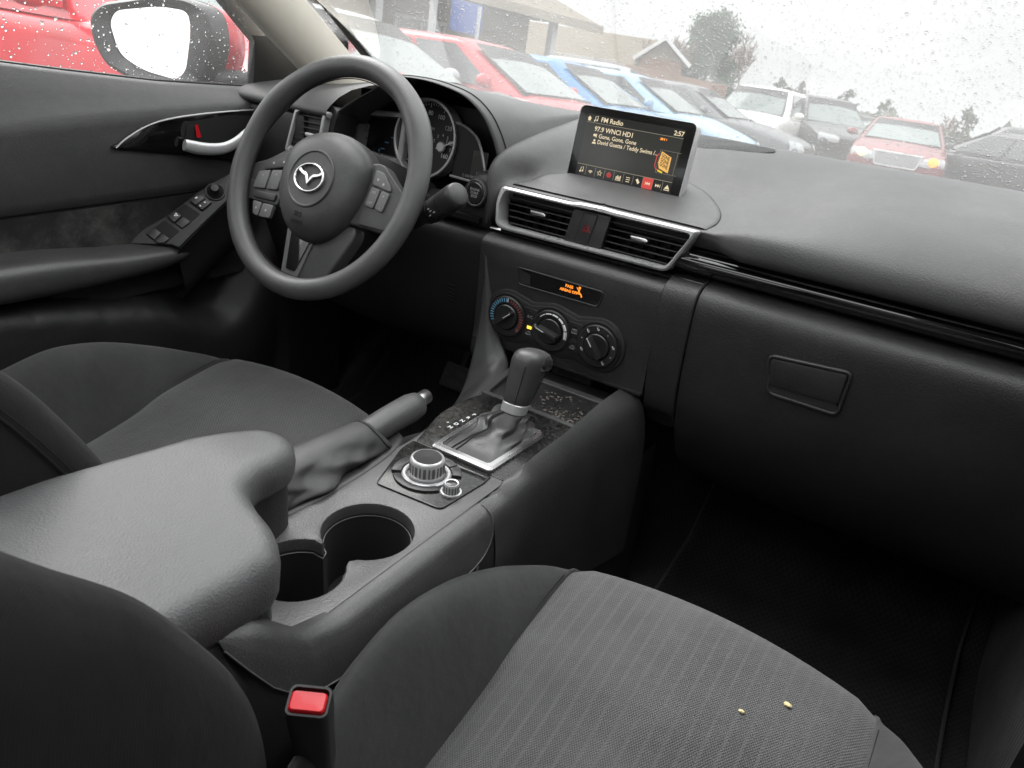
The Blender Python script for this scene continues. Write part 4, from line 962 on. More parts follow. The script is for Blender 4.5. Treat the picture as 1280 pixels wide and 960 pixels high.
# even out the base outline so that the folds run cleanly
bp3 = [V((a, b, 0)) for a, b in bi]; per = [0]
for i in range(m_): per.append(per[-1] + (bp3[(i + 1) % m_] - bp3[i]).length)
NB = 56; base = []
for k in range(NB):
    d_ = per[-1] * k / NB; i = max(j for j in range(m_) if per[j] <= d_ + 1e-9); base.append(lerp(bp3[i], bp3[(i + 1) % m_], (d_ - per[i]) / max(1e-9, per[i + 1] - per[i])))
bax = (GB - V((cen[0], cen[1], ZC))).normalized()
def bootring(t):
    out = []
    for k, q in enumerate(base):
        ang = math.atan2(q.y - cen[1], q.x - cen[0])
        top = GB + GX * (.0165 * cos(ang)) + GY_ * (.0182 * sin(ang)) - ax * .004
        lo = V((q.x, q.y, ZC + .003)); s_ = t ** .86
        p = lerp(lo, top, s_); p.z = lerp(lo.z, top.z, t ** 1.15)
        o_ = V((cos(ang), sin(ang), 0)); env = sin(pi * t) ** .8
        bulge = .0055 + .0040 * sin(2 * ang + 5.2 * t + .5) + .0030 * sin(5 * ang - 8 * t) + .0024 * sin(15 * t + 2 * ang)
        dent = -.010 * math.exp(-((ang + .35) / .40) ** 2 - ((t - .52) / .20) ** 2) - .007 * math.exp(-((ang + 1.9) / .22) ** 2 - ((t - .45) / .3) ** 2)
        out.append(p + (o_ * (bulge + dent) + V((0, 0, .5 * (bulge + dent)))) * env)
    return out
for i in range(21): rings.append(bootring(i / 20))
loft(bm, rings, cap1=True); obj('boot', bm, M['bootleather'], gl, sub=1)
seam_i = min(range(NB), key=lambda i: abs(math.atan2(base[i].y - cen[1], base[i].x - cen[0]) + pi / 2 + .35))
for dk in (0, 1):
    bm = BM(); tube(bm, [r[(seam_i + dk) % NB] + V((0, -.0008, .0008)) for r in rings], .0008, 5); obj('boot_seam', bm, M['void'], gl)
def gsec(t, w_, d_, ox, oy, n=20, p=.75):
    c = GB + ax * t * .86 + GX * ox + GY_ * oy; out = []
    for k in range(n):
        a = 2 * pi * k / n; ca, sa = cos(a), sin(a)
        out.append(c + GX * (w_ * math.copysign(abs(ca) ** p, ca)) + GY_ * (d_ * math.copysign(abs(sa) ** p, sa)))
    return out
bm = BM(); loft(bm, [gsec(t, w_, d_, 0, oy) for t, w_, d_, oy in ((-.006, .0150, .0165, 0), (-.004, .0165, .0180, 0), (.010, .0168, .0185, 0), (.012, .0155, .0172, 0))], cap0=True, cap1=True); obj('collar', bm, M['satin'], gl, ang=30)
bm = BM(); loft(bm, [gsec(t, w_, d_, 0, oy) for t, w_, d_, oy in ((.010, .0155, .0172, 0), (.014, .0168, .0188, 0), (.03, .0182, .0205, .0), (.05, .0198, .0235, .001), (.068, .0212, .0275, .003), (.080, .0218, .0305, .005), (.088, .0210, .0300, .006), (.094, .0180, .0260, .006), (.0975, .012, .018, .006), (.0985, .004, .007, .006))], cap0=True, cap1=True); gg = obj('grip', bm, M['leather'], gl, ang=180)
bm = BM(); loft(bm, [gsec(t, w_, d_, ox, oy, 16, .9) for t, w_, d_, ox, oy in ((.071, .0015, .010, .0212, .010), (.075, .0046, .0165, .0195, .012), (.082, .0078, .0190, .0160, .0125), (.088, .0080, .0180, .0140, .012), (.0925, .006, .014, .0130, .011), (.0955, .002, .006, .0125, .010))], cap0=True, cap1=True); obj('chrome_insert', bm, M['chrome'], gl, ang=180)
bm = BM(); tube(bm, [gsec(t, w_ + .0003, d_ + .0003, 0, oy)[2] for t, w_, d_, oy in ((.012, .0160, .0178, 0), (.03, .0182, .0205, 0), (.05, .0198, .0235, .001), (.068, .0212, .0275, .003))], .0009, 5); tube(bm, [gsec(t, w_ + .0003, d_ + .0003, 0, oy)[16] for t, w_, d_, oy in ((.012, .0160, .0178, 0), (.03, .0182, .0205, 0), (.05, .0198, .0235, .001), (.075, .0216, .029, .004))], .0007, 5); obj('grip_seam', bm, M['void'], gg)

# ================================================================== PARKING BRAKE
pb = thing('parking_brake', 'black parking brake lever with silver push button and a wrinkled sleeve', 'parking brake', (-.06, -.25, .43))
lp = [V((-.060, -.420, .4290)), V((-.060, -.36, .443)), V((-.060, -.30, .4560)), V((-.060, -.235, .4655)), V((-.060, -.18, .4710)), V((-.060, -.135, .4730)), V((-.060, -.121, .4730)), V((-.060, -.1165, .4728))]
bm = BM(); tube(bm, lp, [.014, .0155, .0170, .0175, .0182, .0188, .0165, .010], 20); obj('grip', bm, M['leather'], pb, ang=180)
bm = BM(); tube(bm, [V((-.060, -.120, .4770)), V((-.060, -.1010, .4785)), V((-.060, -.0985, .4785))], [.0100, .0098, .007], 18); obj('push_button', bm, M['chrome'], pb, ang=50)
bm = BM(); rings = []
nb = 40
for i in range(25):
    t = i / 24; y = lerp(-.47, -.213, t)
    zt = interp(y, [(-.47, .478), (-.40, .487), (-.34, .491), (-.28, .490), (-.235, .4875), (-.213, .4855)])
    zb = .4475
    hw = interp(y, [(-.47, .034), (-.38, .031), (-.30, .0265), (-.24, .0218), (-.213, .0202)])
    hb = interp(y, [(-.47, .052), (-.36, .050), (-.29, .046), (-.25, .042), (-.213, .036)])
    ring = []
    for k in range(nb):
        a = 2 * pi * k / nb; ca, sa = cos(a), sin(a)
        down = max(0., -sa * .5 + .5)                      # 0 top .. 1 bottom
        w_ = lerp(hw, hb, sstep(.15, .95, down))
        env = sin(pi * min(1, t * 1.02)) ** .7 * sstep(.05, .5, down)
        fold = .0062 * sin(46 * y + 5 * down) + .0040 * sin(95 * y - 9 * down + 1.2) + .0022 * sin(170 * y + 14 * down)
        dent = -.009 * math.exp(-((y + .285 + .05 * (down - .5)) / .016) ** 2) * (1 if ca > 0 else .4)
        x_ = (w_ + (fold + dent) * env) * math.copysign(abs(ca) ** .85, ca)
        ring.append(V((-.060 + x_, y + .006 * sin(30 * y + 4 * a) * env + .026 * down ** 1.5 * sstep(.55, 1, t), lerp(zt, zb, down) + .0025 * env * sin(60 * y + 3 * a))))
    rings.append(ring)
loft(bm, rings, cap1=True); obj('sleeve', bm, M['boot'], pb, sub=1)
bm = BM(); rings2 = [[V((-.06 + w_ * math.copysign(abs(cos(2 * pi * k / 24)) ** .8, cos(2 * pi * k / 24)), -.31 + l_ * math.copysign(abs(sin(2 * pi * k / 24)) ** .8, sin(2 * pi * k / 24)), z + .02 * max(0, (sin(2 * pi * k / 24) * -1)) * 0)) for k in range(24)] for w_, l_, z in ((.047, .150, .448), (.046, .147, .4545), (.041, .140, .4560), (.034, .13, .4545), (.018, .08, .450))]
loft(bm, rings2, cap1=True); sk_ = obj('sleeve_skirt', bm, M['boot'], pb, sub=1)
bm = BM(); tube(bm, rings[-2][:], .0011, 5, closed=True); obj('sleeve_seam', bm, M['void'], pb)
bm = BM(); box(bm, (0, 0, 0), (.016, .034, .012), Fr((-.048, -.215, .447), (1, 0, 0), (0, .9, .42)), .002); obj('lever_arm', bm, M['rubber'], pb)
bm = BM(); box(bm, (0, 0, 0), (.003, .006, .018), Fr((-.0385, -.219, .455), (1, 0, 0), (0, .9, .42)), .0008); obj('steel_clip', bm, M['satin'], pb)

# ================================================================== SEATS
def make_seat():
    s = thing('front_seat', 'front passenger seat with striped grey cushion and charcoal side bolsters', 'car seat', (.378, -.40, .10))
    XC = .378; HW = .178
    pan = [(-.72, .262), (-.60, .268), (-.50, .279), (-.423, .293), (-.321, .316), (-.265, .340 - .003), (-.20, .351), (-.156, .358), (-.135, .3565), (-.120, .347), (-.110, .325), (-.107, .28), (-.115, .20), (-.13, .12)]
    bm = BM(); rows = []
    for i in range(15):
        u_ = -1 + 2 * i / 14; x = XC + HW * u_
        rows.append([V((x, y + (.020 * (1 - u_ * u_) - .004) * sstep(-.30, -.12, y), z + (.010 * (1 - u_ * u_)) * (1 if z > .25 else 0) - .010 * max(0, abs(u_) - .85) / .15)) for y, z in [(q.y, q.z) for q in catmull([(0, a, b) for a, b in pan], 4)]])
    grid(bm, rows); cu = obj('cushion', bm, M['seat'], s, ang=180)
    ridge = [(-.66, .196, .395), (-.60, .186, .402), (-.53, .170, .412), (-.49, .158, .418), (-.455, .150, .424), (-.39, .144, .432), (-.315, .144, .420), (-.24, .152, .394), (-.19, .165, .374), (-.155, .182, .360), (-.132, .199, .345)]
    for sg in (-1, 1):
        bm = BM(); rows = []
        for y, x, z in [tuple((p.x, p.y, p.z)) for p in catmull(ridge, 4)]:
            xi = XC - HW + .003; zi = interp(y, pan) - .004
            f = sstep(-.13, -.22, y); w_ = xi - x
            pts = [V((xi + .004, y, zi - .02)), V((xi, y, zi + .004)), V((lerp(xi, x, .25), y, lerp(zi, z, .30) + .004 * f)), V((lerp(xi, x, .6), y, lerp(zi, z, .78) + .006 * f)), V((lerp(xi, x, .88), y, z - .001)), V((x - .004 * f, y + .002, z - .004)), V((x - .012 * f, y + .006, z - .018)), V((x - .017 * f, y + .010, z - .055)), V((x - .016 * f, y + .014, z - .11)), V((x - .008 * f, y + .014, .16))]
            rows.append(pts)
        # closed nose
        rows.append([V((XC - HW + .006, -.118, p.z - .012)) + V((.0 , 0, 0)) for p in rows[-1]])
        if sg == 1: rows = [[V((2 * XC - p.x, p.y, p.z)) for p in r_] for r_ in rows]
        grid(bm, rows); b_ = obj('side_bolster', bm, M['bolster'], s, sub=1)
        bm = BM(); tube(bm, [V((XC + sg * (HW - .001), q.y, interp(q.y, pan) - .0015)) for q in catmull([(0, a, 0) for a, _ in pan[:8]], 4)], .0006, 6); obj('seam', bm, M['void'], b_)
    # backrest: reclined centre panel and side bolsters
    edge_ = [(.30, -.556), (.37, -.556), (.437, -.559), (.50, -.573), (.56, -.602), (.62, -.638), (.66, -.674), (.70, -.708), (.76, -.752), (.84, -.805), (.92, -.855)]
    bm = BM(); rows = []
    for i in range(9):
        u_ = -1 + 2 * i / 8
        rows.append([V((XC + .185 * u_, yy, zz)) for yy, zz in ((-.66, .22), (-.68, .32), (-.715, .42), (-.76, .55), (-.83, .70), (-.91, .84), (-.975, .95), (-1.0, .99), (-1.03, .99), (-1.06, .93), (-.95, .6), (-.83, .25))])
    grid(bm, rows); obj('backrest', bm, M['seat'], s, sub=1)
    for sg in (-1, 1):
        bm = BM(); rows = []
        for z, y in [(p.x, p.y) for p in catmull([(a, b, 0) for a, b in edge_], 3)]:
            back = interp(z, [(.22, -.66), (.42, -.715), (.55, -.76), (.70, -.83), (.84, -.91), (.95, -.975)])
            xo = .118 + .010 * sstep(.55, .75, z) + .02 * sstep(.80, .92, z)
            rows.append([V((.222, back + .004, z - .004)), V((.205, lerp(back, y, .45), z)), V((.180, lerp(back, y, .85), z)), V((.160, lerp(back, y, .99), z)), V((.142, y - .004, z)), V((xo + .006, y - .018, z)), V((xo, y - .045, z)), V((xo - .002, y - .10, z)), V((xo + .004, back - .08, z)), V((xo + .03, back - .13, z))])
        if sg == 1: rows = [[V((2 * XC - p.x, p.y, p.z)) for p in r_] for r_ in rows]
        grid(bm, rows); b_ = obj('back_bolster', bm, M['backcloth'], s, sub=1)
        bm = BM(); e_ = [r_[6] for r_ in rows]; tube(bm, [p + V((sg * .0003, .004, 0)) for p in e_], .0012, 5)
        tube(bm, [p + V((sg * .0003, .010, 0)) for p in e_], .0008, 5); obj('piping', bm, M['void'], b_)
    # plastic hinge cover at the seat base
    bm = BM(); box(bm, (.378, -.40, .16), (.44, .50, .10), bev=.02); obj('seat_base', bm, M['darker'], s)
    return s
seat = make_seat()
seat['group'] = 'front seats'
def dup_tree(root, name=None):
    r_ = root.copy(); COL.objects.link(r_); OFF[r_.name] = V(r_.location)
    for ch in list(root.children):
        c_ = ch.copy(); COL.objects.link(c_); c_.parent = r_
        for g in list(ch.children):
            d_ = g.copy(); COL.objects.link(d_); d_.parent = c_
    return r_
ds = dup_tree(seat); ds.location = V(ds.location) + V((-.733, .083, .010)); ds['label'] = 'driver seat behind the steering wheel with fine lined grey cushion'
for c_ in ds.children:
    if c_.name.startswith('cushion'):
        c_.data = c_.data.copy(); c_.data.materials[0] = M['seat2']
# crumbs on the passenger cushion
for k, (px, py, lab) in enumerate(((985, 881, 'larger yellow crumb near the front of the striped cushion'), (927, 889, 'smaller pale yellow crumb on the middle of the striped cushion'))):
    d_ = ray(px, py); kk = .5
    while True:
        p = CAM + d_ * kk; uu = (p.x - .378) / .178
        if p.z < interp(p.y, [(-.321, .316), (-.265, .337), (-.20, .351), (-.156, .358), (-.135, .3565), (-.12, .347)]) + .010 * (1 - uu * uu) + .001: break
        kk += .0008
    bm = BM(); t = BM(); bmesh.ops.create_icosphere(t, subdivisions=2, radius=.0028 - .0008 * k)
    for v in t.verts: v.co = V((v.co.x * 1.5, v.co.y, v.co.z * .7)) * random.uniform(.8, 1.15) + p
    merge(bm, t); o = obj('crumb', bm, M['crumb']); tag(o, lab, 'crumb', 'crumbs on the cushion'); CR_ = o

# ---- seat belt buckle
bk = thing('seat_belt_buckle', 'black seat belt buckle with red release button beside the passenger cushion', 'buckle', (.15, -.53, .35))
BKF = Fr((.148, -.522, .452), (.82, .57, 0), (-.20, .28, .94)); 
BKF = Fr(at(386, 876, y=-.540), (.84, .54, -.02), (.12, -.20, .97))
bm = BM(); rings = []
hw_ = [(a, b) for a, b in rrect(.032, .025, .005, 4)]
HF = Fr(BKF.o, BKF.u, BKF.n)   # plan of the buckle: u across, n through; axis along v
for s, c in ((.80, -.20), (.9, -.06), (1.0, -.02), (1.0, -.003), (.96, .0)):
    rings.append([BKF.o + BKF.u * (a * s) + BKF.n * (b * s) + BKF.v * c for a, b in hw_])
inn = rrect(.0275, .0205, .004, 4)
rings.append([BKF.o + BKF.u * a + BKF.n * b + BKF.v * .0 for a, b in inn]); rings.append([BKF.o + BKF.u * a + BKF.n * b + BKF.v * -.008 for a, b in inn])
loft(bm, rings, cap0=True, cap1=True); obj('housing', bm, M['darker'], bk)
bm = BM(); rp = rrect(.0265, .0155, .003, 4, -.0, .0018); loft(bm, [[BKF.o + BKF.u * a * s + BKF.n * b * s + BKF.v * c for a, b in rp] for s, c in ((1, -.008), (1, .0015), (.9, .0030), (.4, .0024))], cap0=True, cap1=True); obj('release_button', bm, M['red_plastic'], bk)

# ================================================================== DRIVER DOOR
dd = thing('driver_door', 'black driver door panel with silver pull handle and window switches', 'car door', (-.72, -.1, .2))
XD = -.69
def DX(px, py, dx=0.0): p = at(px, py, x=XD + dx); return p
DF_ = Fr((XD, 0, 0), (0, 1, 0), (0, 0, 1))     # a = y, b = z, n = +x
# upper panel: sill rolling in towards the glass
bm = BM(); rows = []
for y, zs, cz, zl in ((-1.05, .842, .70, .590), (-.7, .835, .705, .592), (-.45, .823, .718, .596), (-.30, .812, .733, .600), (-.15, .796, .744, .602), (.0, .782, .750, .603), (.10, .777, .752, .606), (.19, .773, .752, .613), (.30, .768, .752, .622), (.36, .765, .752, .627)):
    m_ = lerp(cz, zl, .5)
    rows.append([V((-.752, y, zs - .012)), V((-.749, y, zs + .001)), V((-.738, y, zs + .002)), V((-.728, y, zs - .003)), V((-.712, y, lerp(zs, cz, .5) - .002)), V((-.697, y, cz + .003)), V((-.6915, y, cz - .004)), V((-.690, y, cz - .022)), V((-.6905, y, m_)), V((-.693, y, zl + .022)), V((-.6975, y, zl + .006)), V((-.706, y, zl))])
rows2 = []
for a_, b_ in zip(rows, rows[1:]): rows2 += [a_, [lerp(p, q, .5) for p, q in zip(a_, b_)]]
grid(bm, rows2 + [rows[-1]]); obj('upper_trim', bm, M['doortop'], dd, ang=180)
bm = BM(); tube(bm, [r[-1] + V((.0015, 0, -.001)) for r in rows], .0022, 5); obj('panel_gap', bm, M['void'], dd)
bm = BM(); tube(bm, [V((-.7505, y, z)) for y, z in ((-1.05, .843), (-.7, .836), (-.45, .824), (-.30, .813), (-.15, .797), (.0, .783), (.10, .778), (.19, .774))], .004, 6); obj('window_seal', bm, M['rubber'], dd)
# cloth-like middle insert
bm = BM(); rows = []
for y, zt in ((-1.05, .60), (-.6, .60), (-.30, .60), (-.1, .60), (.05, .605), (.2, .615), (.34, .63)):
    rows.append([V((-.698, y, zt)), V((-.706, y, zt - .03)), V((-.708, y, .55)), V((-.706, y, .50)), V((-.704, y, .44))])
grid(bm, rows); obj('middle_insert', bm, M['insert'], dd, sub=1)
# gloss blade with silver line and handle
blade = [(q.y, q.z) for q in (DX(140, 185), DX(150, 176), DX(180, 157), DX(215, 147), DX(270, 140), DX(330, 136), DX(345, 150), DX(338, 180), DX(328, 199), DX(295, 201), DX(240, 194.5), DX(185, 189))]
bl = [(p.x, p.y) for p in catmull([(a, b, 0) for a, b in blade], 4, True)]
bm = BM(); prism(bm, bl, DF_, -.004, .0055, .002); b_ = obj('gloss_inlay', bm, M['pianoclean'], dd)
bm = BM(); tube(bm, [DF_(q.y, q.z, .0065) for q in catmull([DX(142, 184), DX(155, 172), DX(182, 156), DX(215, 146.5), DX(270, 139.5), DX(332, 135.5)], 5)], .0013, 6); obj('silver_line', bm, M['satin'], dd)
ho_ = [(q.y, q.z) for q in (DX(226, 173), DX(226, 152), DX(240, 150), DX(290, 143), DX(325, 150), DX(315, 180), DX(260, 184))]
bm = BM(); hp = [(p.x, p.y) for p in catmull([(a, b, 0) for a, b in ho_], 4, True)]; flat(bm, hp, DF_, .0062); obj('handle_recess', bm, M['cavity'], dd)
hpts = [DX(223, 179), DX(245, 183.5), DX(268, 183), DX(284, 176), DX(296, 166), DX(308, 157), DX(328, 151)]
hc = catmull(hpts, 5); bm = BM(); rings = []
for i, p in enumerate(hc):
    t = i / (len(hc) - 1); w_ = interp(t, [(0, .0095), (.1, .0105), (.5, .0095), (.75, .0075), (1, .0065)]); tn = (hc[min(i + 1, len(hc) - 1)] - hc[max(i - 1, 0)]).normalized(); nn = V((1, 0, 0)).cross(tn).normalized()
    h_ = .016 + .006 * sin(pi * t)
    rings.append([V((XD + h_ + .005 * sin(2 * pi * k / 12), p.y, p.z)) + nn * (w_ * cos(2 * pi * k / 12)) for k in range(12)])
loft(bm, rings, cap0=True, cap1=True); hd = obj('handle', bm, M['satin'], dd)
bm = BM(); flat(bm, [(q.y, q.z) for q in (DX(228, 172), DX(230, 156), DX(240, 153), DX(241, 172))], DF_, .0075); obj('lock_tab', bm, M['switch'], dd)
bm = BM(); flat(bm, [(q.y, q.z) for q in (DX(241.5, 171), DX(239, 155), DX(242.5, 154), DX(247, 170))], DF_, .010); obj('red_lock_mark', bm, M['red_plastic'], dd)
# switch panel: slanting wedge from armrest up to the dash
SWF = Fr((-.655, -.02, .540), (0, .80, .60), (-.80, -.36, .48))
def swp(px, py):
    d_ = ray(px, py); k = (SWF.o - CAM).dot(SWF.n) / d_.dot(SWF.n); q = CAM + d_ * k - SWF.o; return (q.dot(SWF.u), q.dot(SWF.v))
s2p = lambda x, y: swp(160 + x / 7.111, 200 + y / 7.111)
so2 = [s2p(-60, 740), s2p(150, 600), s2p(350, 490), s2p(620, 280), s2p(760, 190), s2p(1000, 70), s2p(1000, 260), s2p(900, 340), s2p(640, 590), s2p(455, 775), s2p(380, 748)]
bm = BM(); prism(bm, so2, SWF, -.03, .0, .003); obj('switch_panel', bm, M['panel'], dd)
bm = BM(); sp2 = [s2p(455, 785), s2p(640, 598), s2p(905, 345), s2p(1010, 262), s2p(1010, 330), s2p(900, 480), s2p(640, 760), s2p(440, 900)]
prism(bm, [s2p(455, 779), s2p(640, 594), s2p(905, 343), s2p(1010, 265), s2p(1012, 275), s2p(905, 356), s2p(640, 606), s2p(465, 790)], SWF, -.03, -.0006, .001); obj('panel_gap', bm, M['void'], dd)
bm = BM(); rows = []
for x_, y_ in ((440, 800), (520, 725), (640, 610), (760, 490), (905, 358), (1010, 272), (1100, 190)):
    p_ = SWF(*s2p(x_, y_), -.001); rows.append([p_, p_ + V((-.006, .004, -.012)), p_ + V((-.016, .016, -.045)), V((-.672, p_.y + .022, p_.z - .085)), V((-.690, p_.y + .028, p_.z - .105)), V((-.722, p_.y + .030, p_.z - .11))])
grid(bm, rows); obj('switch_pod_side', bm, M['panel'], dd, sub=1)
def sq(name, pts, c0, c1, mat, bev=.001, parent=dd): bm = BM(); prism(bm, rpoly([s2p(*p) for p in pts], .0025, 3), SWF, c0, c1, bev); return obj(name, bm, mat, parent)
well = sq('switch_well', [(155, 660), (325, 535), (460, 632), (330, 745), (260, 745)], -.004, .0008, M['void'], .0004)
sq('switch_well', [(345, 505), (510, 390), (645, 480), (480, 618)], -.004, .0008, M['void'], .0004)
sq('switch_well', [(545, 370), (630, 305), (752, 385), (660, 462)], -.004, .0008, M['void'], .0004)
sq('window_switch', [(165, 660), (235, 610), (300, 655), (235, 715)], -.004, .0035, M['switch']); sq('window_switch', [(238, 718), (305, 660), (372, 705), (320, 742), (265, 742)], -.004, .0035, M['switch'])
s_ = sq('window_switch', [(355, 515), (415, 462), (480, 505), (415, 565)], -.004, .0055, M['switch']); sq('window_switch', [(420, 570), (490, 508), (560, 555), (485, 612)], -.004, .0035, M['switch'])
s_ = sq('window_lock_switch', [(550, 370), (628, 312), (688, 350), (605, 412)], -.004, .0055, M['switch'])
s_ = sq('door_lock_switch', [(610, 415), (690, 352), (745, 388), (662, 455)], -.004, .0055, M['switch'])
bm = BM()
for x, y in ((430, 490), (420, 505), (440, 505), (605, 350), (615, 345), (645, 420), (685, 388)): flat(bm, circ(.0016, 8, *s2p(x, y)), SWF, .0060)
obj('switch_print', bm, M['white'], dd, smooth=False)
MF = Fr(SWF(*s2p(775, 285), 0), SWF.u, SWF.v)
bm = BM(); extrude_ring(bm, circ(.0170, 32), circ(.0140, 32), MF, -.002, .0025, .0008); lathe(bm, [(.0138, .0), (.0105, .003), (.0085, .006), (.0075, .015), (.0066, .0175), (.0001, .0178)], MF, 28); obj('mirror_switch', bm, M['switch'], dd)
# door armrest: long shelf running forward to the switch panel
bm = BM(); rows = []
for y, zt, zb, dx in ((-1.0, .560, .50, .075), (-.55, .557, .497, .072), (-.40, .552, .492, .068), (-.30, .547, .487, .064), (-.22, .541, .486, .060), (-.15, .530, .486, .056), (-.07, .526, .488, .052), (-.03, .524, .493, .048), (-.01, .521, .501, .042), (.0, .517, .508, .032)):
    h_ = zt - zb
    rows.append([V((-.712, y, zt + .004)), V((-.700, y, zt + .002)), V((XD - .02 + dx * .7, y, zt + .001)), V((XD - .02 + dx, y, zt - .006)), V((XD - .02 + dx + .004, y, zt - .35 * h_ - .004)), V((XD - .02 + dx, y, zb + .2 * h_)), V((XD - .02 + dx - .008, y, zb)), V((-.702, y, zb - .004))])
grid(bm, rows); obj('armrest', bm, M['console'], dd, sub=1)
# lower door: one moulded surface with the map pocket sunk behind a rolled lip
LIP = [(-1.05, .50), (-.6, .485), (-.33, .462), (-.18, .430), (-.07, .400), (-.02, .372), (.03, .350), (.07, .345), (.10, .358), (.13, .395), (.16, .450), (.185, .53), (.2, .60)]
LIPC = [(p.x, p.y) for p in catmull([(a_, b_, 0) for a_, b_ in LIP], 6)]
def lip_x(y, z):
    if y >= .199: s_ = -.02
    else:
        s_ = min(((z - b_) ** 2 + (y - a_) ** 2) ** .5 for a_, b_ in LIPC)
        if z < interp(y, LIPC): s_ = -s_
    if s_ < 0: return -.668 - .030 * sstep(.03, .26, -s_) - .004 * sstep(.012, .0, -s_)
    return lerp(-.672, -.724, sstep(.0, .040, s_))
bm = BM(); ysl = [-1.05, -.9, -.75, -.6, -.5, -.42] + [-.36 + .012 * k for k in range(61)]
grid(bm, [[V((lip_x(y, z), y, z)) for z in [.54 - .012 * k for k in range(22)] + [.26, .22, .17, .12]] for y in ysl]); obj('lower_trim', bm, M['panel'], dd, ang=180)
# sail panel at the front corner of the window and the pane
bm = BM(); prism(bm, [(.196, .770), (.205, .853), (.10, .948), (.04, 1.02), (.075, 1.02), (.17, .935), (.37, .765)], Fr((-.745, 0, 0), (0, 1, 0), (0, 0, 1)), -.01, .008, .003); obj('sail_panel', bm, M['dark'], dd)
bm = BM(); 
gq_ = [[V((lerp(-.756, -.690, (z - .76) / .36), y, z)) for z in (.762, .85, .95, 1.05, 1.16)] for y in (-1.05, -.7, -.4, -.1, .1, .24)]
grid(bm, gq_); wp_ = obj('window_pane', bm, M['sideglass'], dd, ang=180)
def drop(bm, p, n, r_, flat_=.50, seg=7):
    n = n.normalized(); a_ = n.orthogonal().normalized(); b2 = n.cross(a_); k0 = random.uniform(.8, 1.3)
    rings = [[p + (a_ * cos(2 * pi * k / seg) * k0 + b2 * sin(2 * pi * k / seg)) * r_ * s + n * (r_ * h) for k in range(seg)] for s, h in ((1, 0), (.8, .33 * flat_ * 1.6), (.42, .55 * flat_ * 1.6))]
    vs = [[bm.verts.new(q) for q in r2] for r2 in rings]
    for A, B in zip(vs, vs[1:]):
        for i in range(seg): bm.faces.new((A[i], A[(i + 1) % seg], B[(i + 1) % seg], B[i]))
    top = bm.verts.new(p + n * (r_ * .62 * flat_ * 1.6))
    for i in range(seg): bm.faces.new((vs[-1][i], vs[-1][(i + 1) % seg], top))
    bm.faces.new(vs[0][::-1])
random.seed(11); bm = BM(); nn = V((-.36, 0, -.066)).normalized()
for k in range(1500):
    y = random.uniform(-.45, .22); z = random.uniform(.77, 1.0); p = V((lerp(-.756, -.690, (z - .76) / .36) - .0012, y, z))
    drop(bm, p, V((-1, 0, .18)), math.exp(random.gauss(math.log(.0011), .45)))
obj('raindrops', bm, M['water'], dd, kind='stuff', recalc=False, ang=180)
# pillar gap line beside the dash
bm = BM(); box(bm, (-.70, .372, .75), (.06, .010, .30), bev=.002); obj('door_edge', bm, M['rubber'], dd)

# ---- outside mirror
om = thing('door_mirror', 'black door mirror with wet bright glass and red outer shell outside the driver window', 'mirror', (-.80, .20, .76))
MRF = Fr((-.93, .145, .825), (1.0, .0, .0), (0, .06, 1.0))
MRF = Fr((-.925, .14, .826), (.87, .49, .0), (-.08, .14, .985))
def mpx(px, py, c=0.0):
    d_ = ray(px, py); o_ = MRF.o + MRF.n * c; k = (o_ - CAM).dot(MRF.n) / d_.dot(MRF.n); q = CAM + d_ * k - o_; return (q.dot(MRF.u), q.dot(MRF.v))
glp = rpoly([mpx(138, 28), mpx(146, 13), mpx(200, 8), mpx(236, 14), mpx(239, 40), mpx(233, 88), mpx(222, 100), mpx(180, 88), mpx(150, 68)], .02, 4)
hop = rpoly([mpx(114, 20), mpx(130, 4), mpx(200, -6), mpx(236, -2), mpx(262, 12), mpx(270, 50), mpx(258, 104), mpx(230, 112), mpx(175, 104), mpx(135, 82), mpx(118, 50)], .02, 4)
bm = BM(); flat(bm, glp, MRF, .002); obj('mirror_glass', bm, M['mirror'], om)
cx_ = sum(p[0] for p in hop) / len(hop); cy_ = sum(p[1] for p in hop) / len(hop)
# cowl: rim, black shoulder, red painted shell behind
m1 = len(hop); gl2 = []
for a, b in hop:
    best = min(((a - p[0]) ** 2 + (b - p[1]) ** 2, p) for p in glp)[1]; gl2.append(best)
bm = BM(); rings = [[MRF(a, b, -.012) for a, b in gl2], [MRF(a, b, .004) for a, b in off2(gl2, .002)], [MRF(a, b, .012) for a, b in off2(hop, -.006)], [MRF(a, b, .006) for a, b in hop], [MRF(cx_ + .012 + (a - cx_) * 1.04, cy_ + (b - cy_) * 1.03, -.03) for a, b in hop]]
loft(bm, rings); obj('mirror_housing', bm, M['mirrorhouse'], om, ang=60)
bm = BM(); rings = [[MRF(cx_ + .012 + sh + (a - cx_) * s, cy_ + (b - cy_) * s, c) for a, b in hop] for s, c, sh in ((1.04, -.03, 0), (1.03, -.045, .01), (.95, -.085, .02), (.7, -.12, .02), (.3, -.135, .02))]
loft(bm, rings, cap1=True); obj('mirror_shell', bm, carpaint('mirror_red', (.50, .012, .025)), om, ang=60)
bm = BM(); tube(bm, [MRF(.06, -.05, -.03), V((-.80, .25, .775)), V((-.75, .26, .765))], [.022, .02, .02], 12); obj('mirror_arm', bm, M['mirrorhouse'], om)

